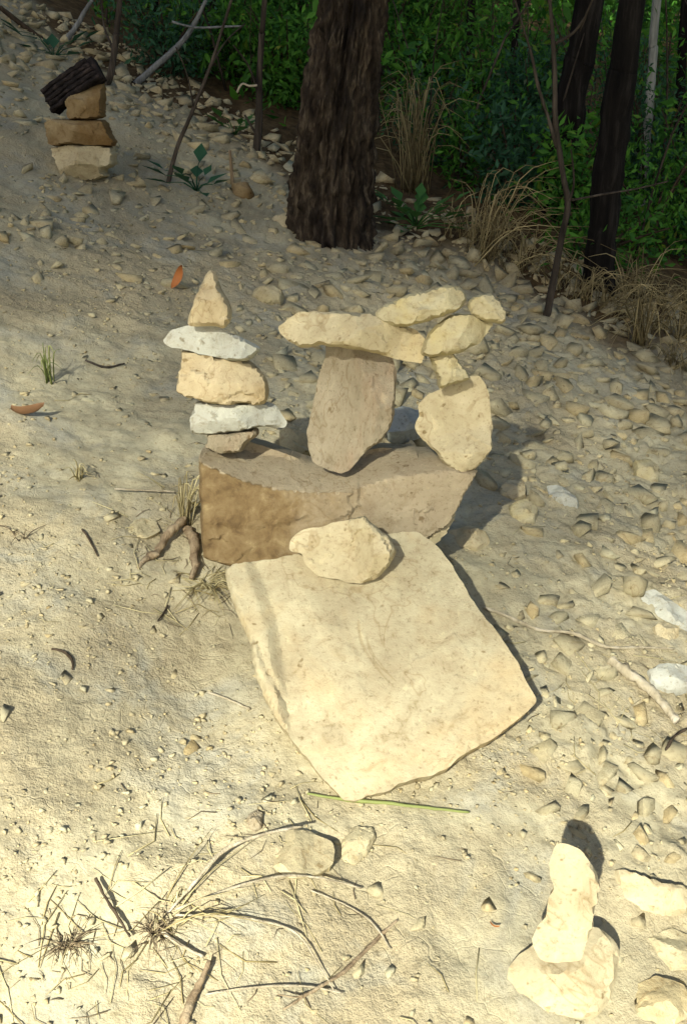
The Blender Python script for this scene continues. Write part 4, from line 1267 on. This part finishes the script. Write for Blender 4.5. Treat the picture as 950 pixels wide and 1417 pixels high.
# ------------------------------------------------------------------ litter: bits of straw, rootlets and dead leaf on the soil
def litter(name, n, mat, lo, hi, wid, seed, spots, wide=0.35):
    r = np.random.default_rng(seed)
    b = Buf()
    for i in range(n):
        if r.uniform() < wide:
            x, y = r.uniform(-1.6, 1.6), r.uniform(1.0, 5.0)
        else:
            sx_, sy_, sr = spots[r.integers(len(spots))]
            x, y = sx_ + r.normal() * sr, sy_ + r.normal() * sr
        ln_ = r.uniform(lo, hi); a = r.uniform(0, 6.28); a2 = a + r.normal() * 0.6
        xs_ = np.array([x, x + math.cos(a) * ln_ * 0.5, x + math.cos(a) * ln_ * 0.5 + math.cos(a2) * ln_ * 0.5])
        ys_ = np.array([y, y + math.sin(a) * ln_ * 0.5, y + math.sin(a) * ln_ * 0.5 + math.sin(a2) * ln_ * 0.5])
        zs_ = hfull(xs_, ys_) + wid + r.uniform(0, 0.006, 3)
        w = wid * r.uniform(0.5, 1.2)
        b.tube(np.column_stack([xs_, ys_, zs_]), [w, w, w * 0.5], 3)
    o = link(name, b.mesh(name, M[mat], True), (0, 0, 0), hillside)
    o['kind'] = 'stuff'
sp = [(*G(280, 800)[:2], 0.10), (*G(240, 740)[:2], 0.10), (*G(250, 1290)[:2], 0.12), (*G(380, 1260)[:2], 0.14), (*G(100, 1320)[:2], 0.07), (*G(880, 980)[:2], 0.15)]
litter('straw_litter', 240, 'straw', 0.03, 0.14, 0.0013, 71, sp, 0.3)
litter('rootlet_litter', 200, 'rootlet', 0.015, 0.07, 0.0011, 72, sp, 0.45)

# bare stems in the undergrowth
r = np.random.default_rng(313)
stems = Buf()
k_ = 0
while k_ < 190:
    x, y = r.uniform(-5, 6), r.uniform(5.5, 15)
    if float(edge(np.array(x), np.array(y))) < 0.75:
        continue
    z0 = float(hbase(np.array([x]), np.array([y]))[0]) - 0.03
    h = r.uniform(0.5, 2.6); dx, dy = r.normal() * 0.3 * h, r.normal() * 0.3 * h
    w = r.uniform(0.003, 0.011)
    stems.tube([[x, y, z0], [x + dx * 0.3 + r.normal() * 0.05, y + dy * 0.3, z0 + h * 0.5], [x + dx, y + dy, z0 + h]], [w, w * 0.7, w * 0.25], 5, 0, 0, 3)
    k_ += 1
sto = link('undergrowth_stems', stems.mesh('undergrowth_stems', M['twig']))
tag(sto, 'thin bare stems among the dark leaves of the wood', 'undergrowth')
sto['kind'] = 'stuff'

# ================================================================== ADDED SHADE TREES BEHIND THE VIEWER
# unseen trees added so their crowns shade the upper slope and wood beyond
def shade_tree(label, land, dist, seed, count, rad, lsize=0.24):
    P0 = np.array([land[0], land[1], float(hbase(np.array([land[0]]), np.array([land[1]]))[0])])
    c = P0 - L * dist
    g0 = np.array([c[0] - 0.8, c[1] - 0.5, float(hbase(np.array([c[0]]), np.array([c[1]]))[0]) - 0.1])
    root = empty('added_shade_tree', g0); tag(root, label, 'tree', 'shade trees added behind the viewer')
    r = np.random.default_rng(seed)
    b = Buf()
    b.tube([g0, g0 * 0.6 + c * 0.4 + [0.4, 0, 0], g0 * 0.15 + c * 0.85, c], [0.30, 0.24, 0.16, 0.05], 14, 0.08, seed, 6)
    link('trunk', b.mesh('trunk', M['palebark'], True, g0), (0, 0, 0), root)
    p = r.normal(size=(count, 3)) * np.asarray(rad)
    lb = Buf(); lb.leaves(p + c, r.uniform(0.6, 1.3, count) * lsize, r, 0.34)
    link('crown', lb.mesh('crown', M['leaf'], False, g0), (0, 0, 0), root)
    mb = Buf()
    for i in range(10):
        q = c + r.normal(size=3) * np.asarray(rad) * 0.9
        s = c - np.array([0, 0, 1.2])
        mb.tube([s, s * 0.5 + q * 0.5 - [0, 0, 0.4], q], [0.12, 0.07, 0.02], 6, 0, 0, 3)
    link('limbs', mb.mesh('limbs', M['palebark'], True, g0), (0, 0, 0), root)
rows = [(6.1, 46, 1.35, 19000, 0.24, (-8.5, -3.2, 4.2, 9.2)), (9.4, 42, 1.75, 10500, 0.40, (-11.0, -6.2, -1.8, 5.8, 11.4)),
        (15.0, 46, 2.0, 2800, 0.55, (-9.5, -4.4, 0.3, 8.0, 13.5)), (21.0, 52, 2.2, 1800, 0.70, (-8.0, -2.8, 2.2, 10.6, 16.5))]
i = 0
for ly_, ds, sg, cnt, ls, xs in rows:
    for lx_ in xs:
        shade_tree('tall unseen gum tree added behind the viewer for shade', (lx_, ly_), ds + (i * 7 % 5), 1500 + i, cnt, (2.7, sg, sg), ls)
        i += 1
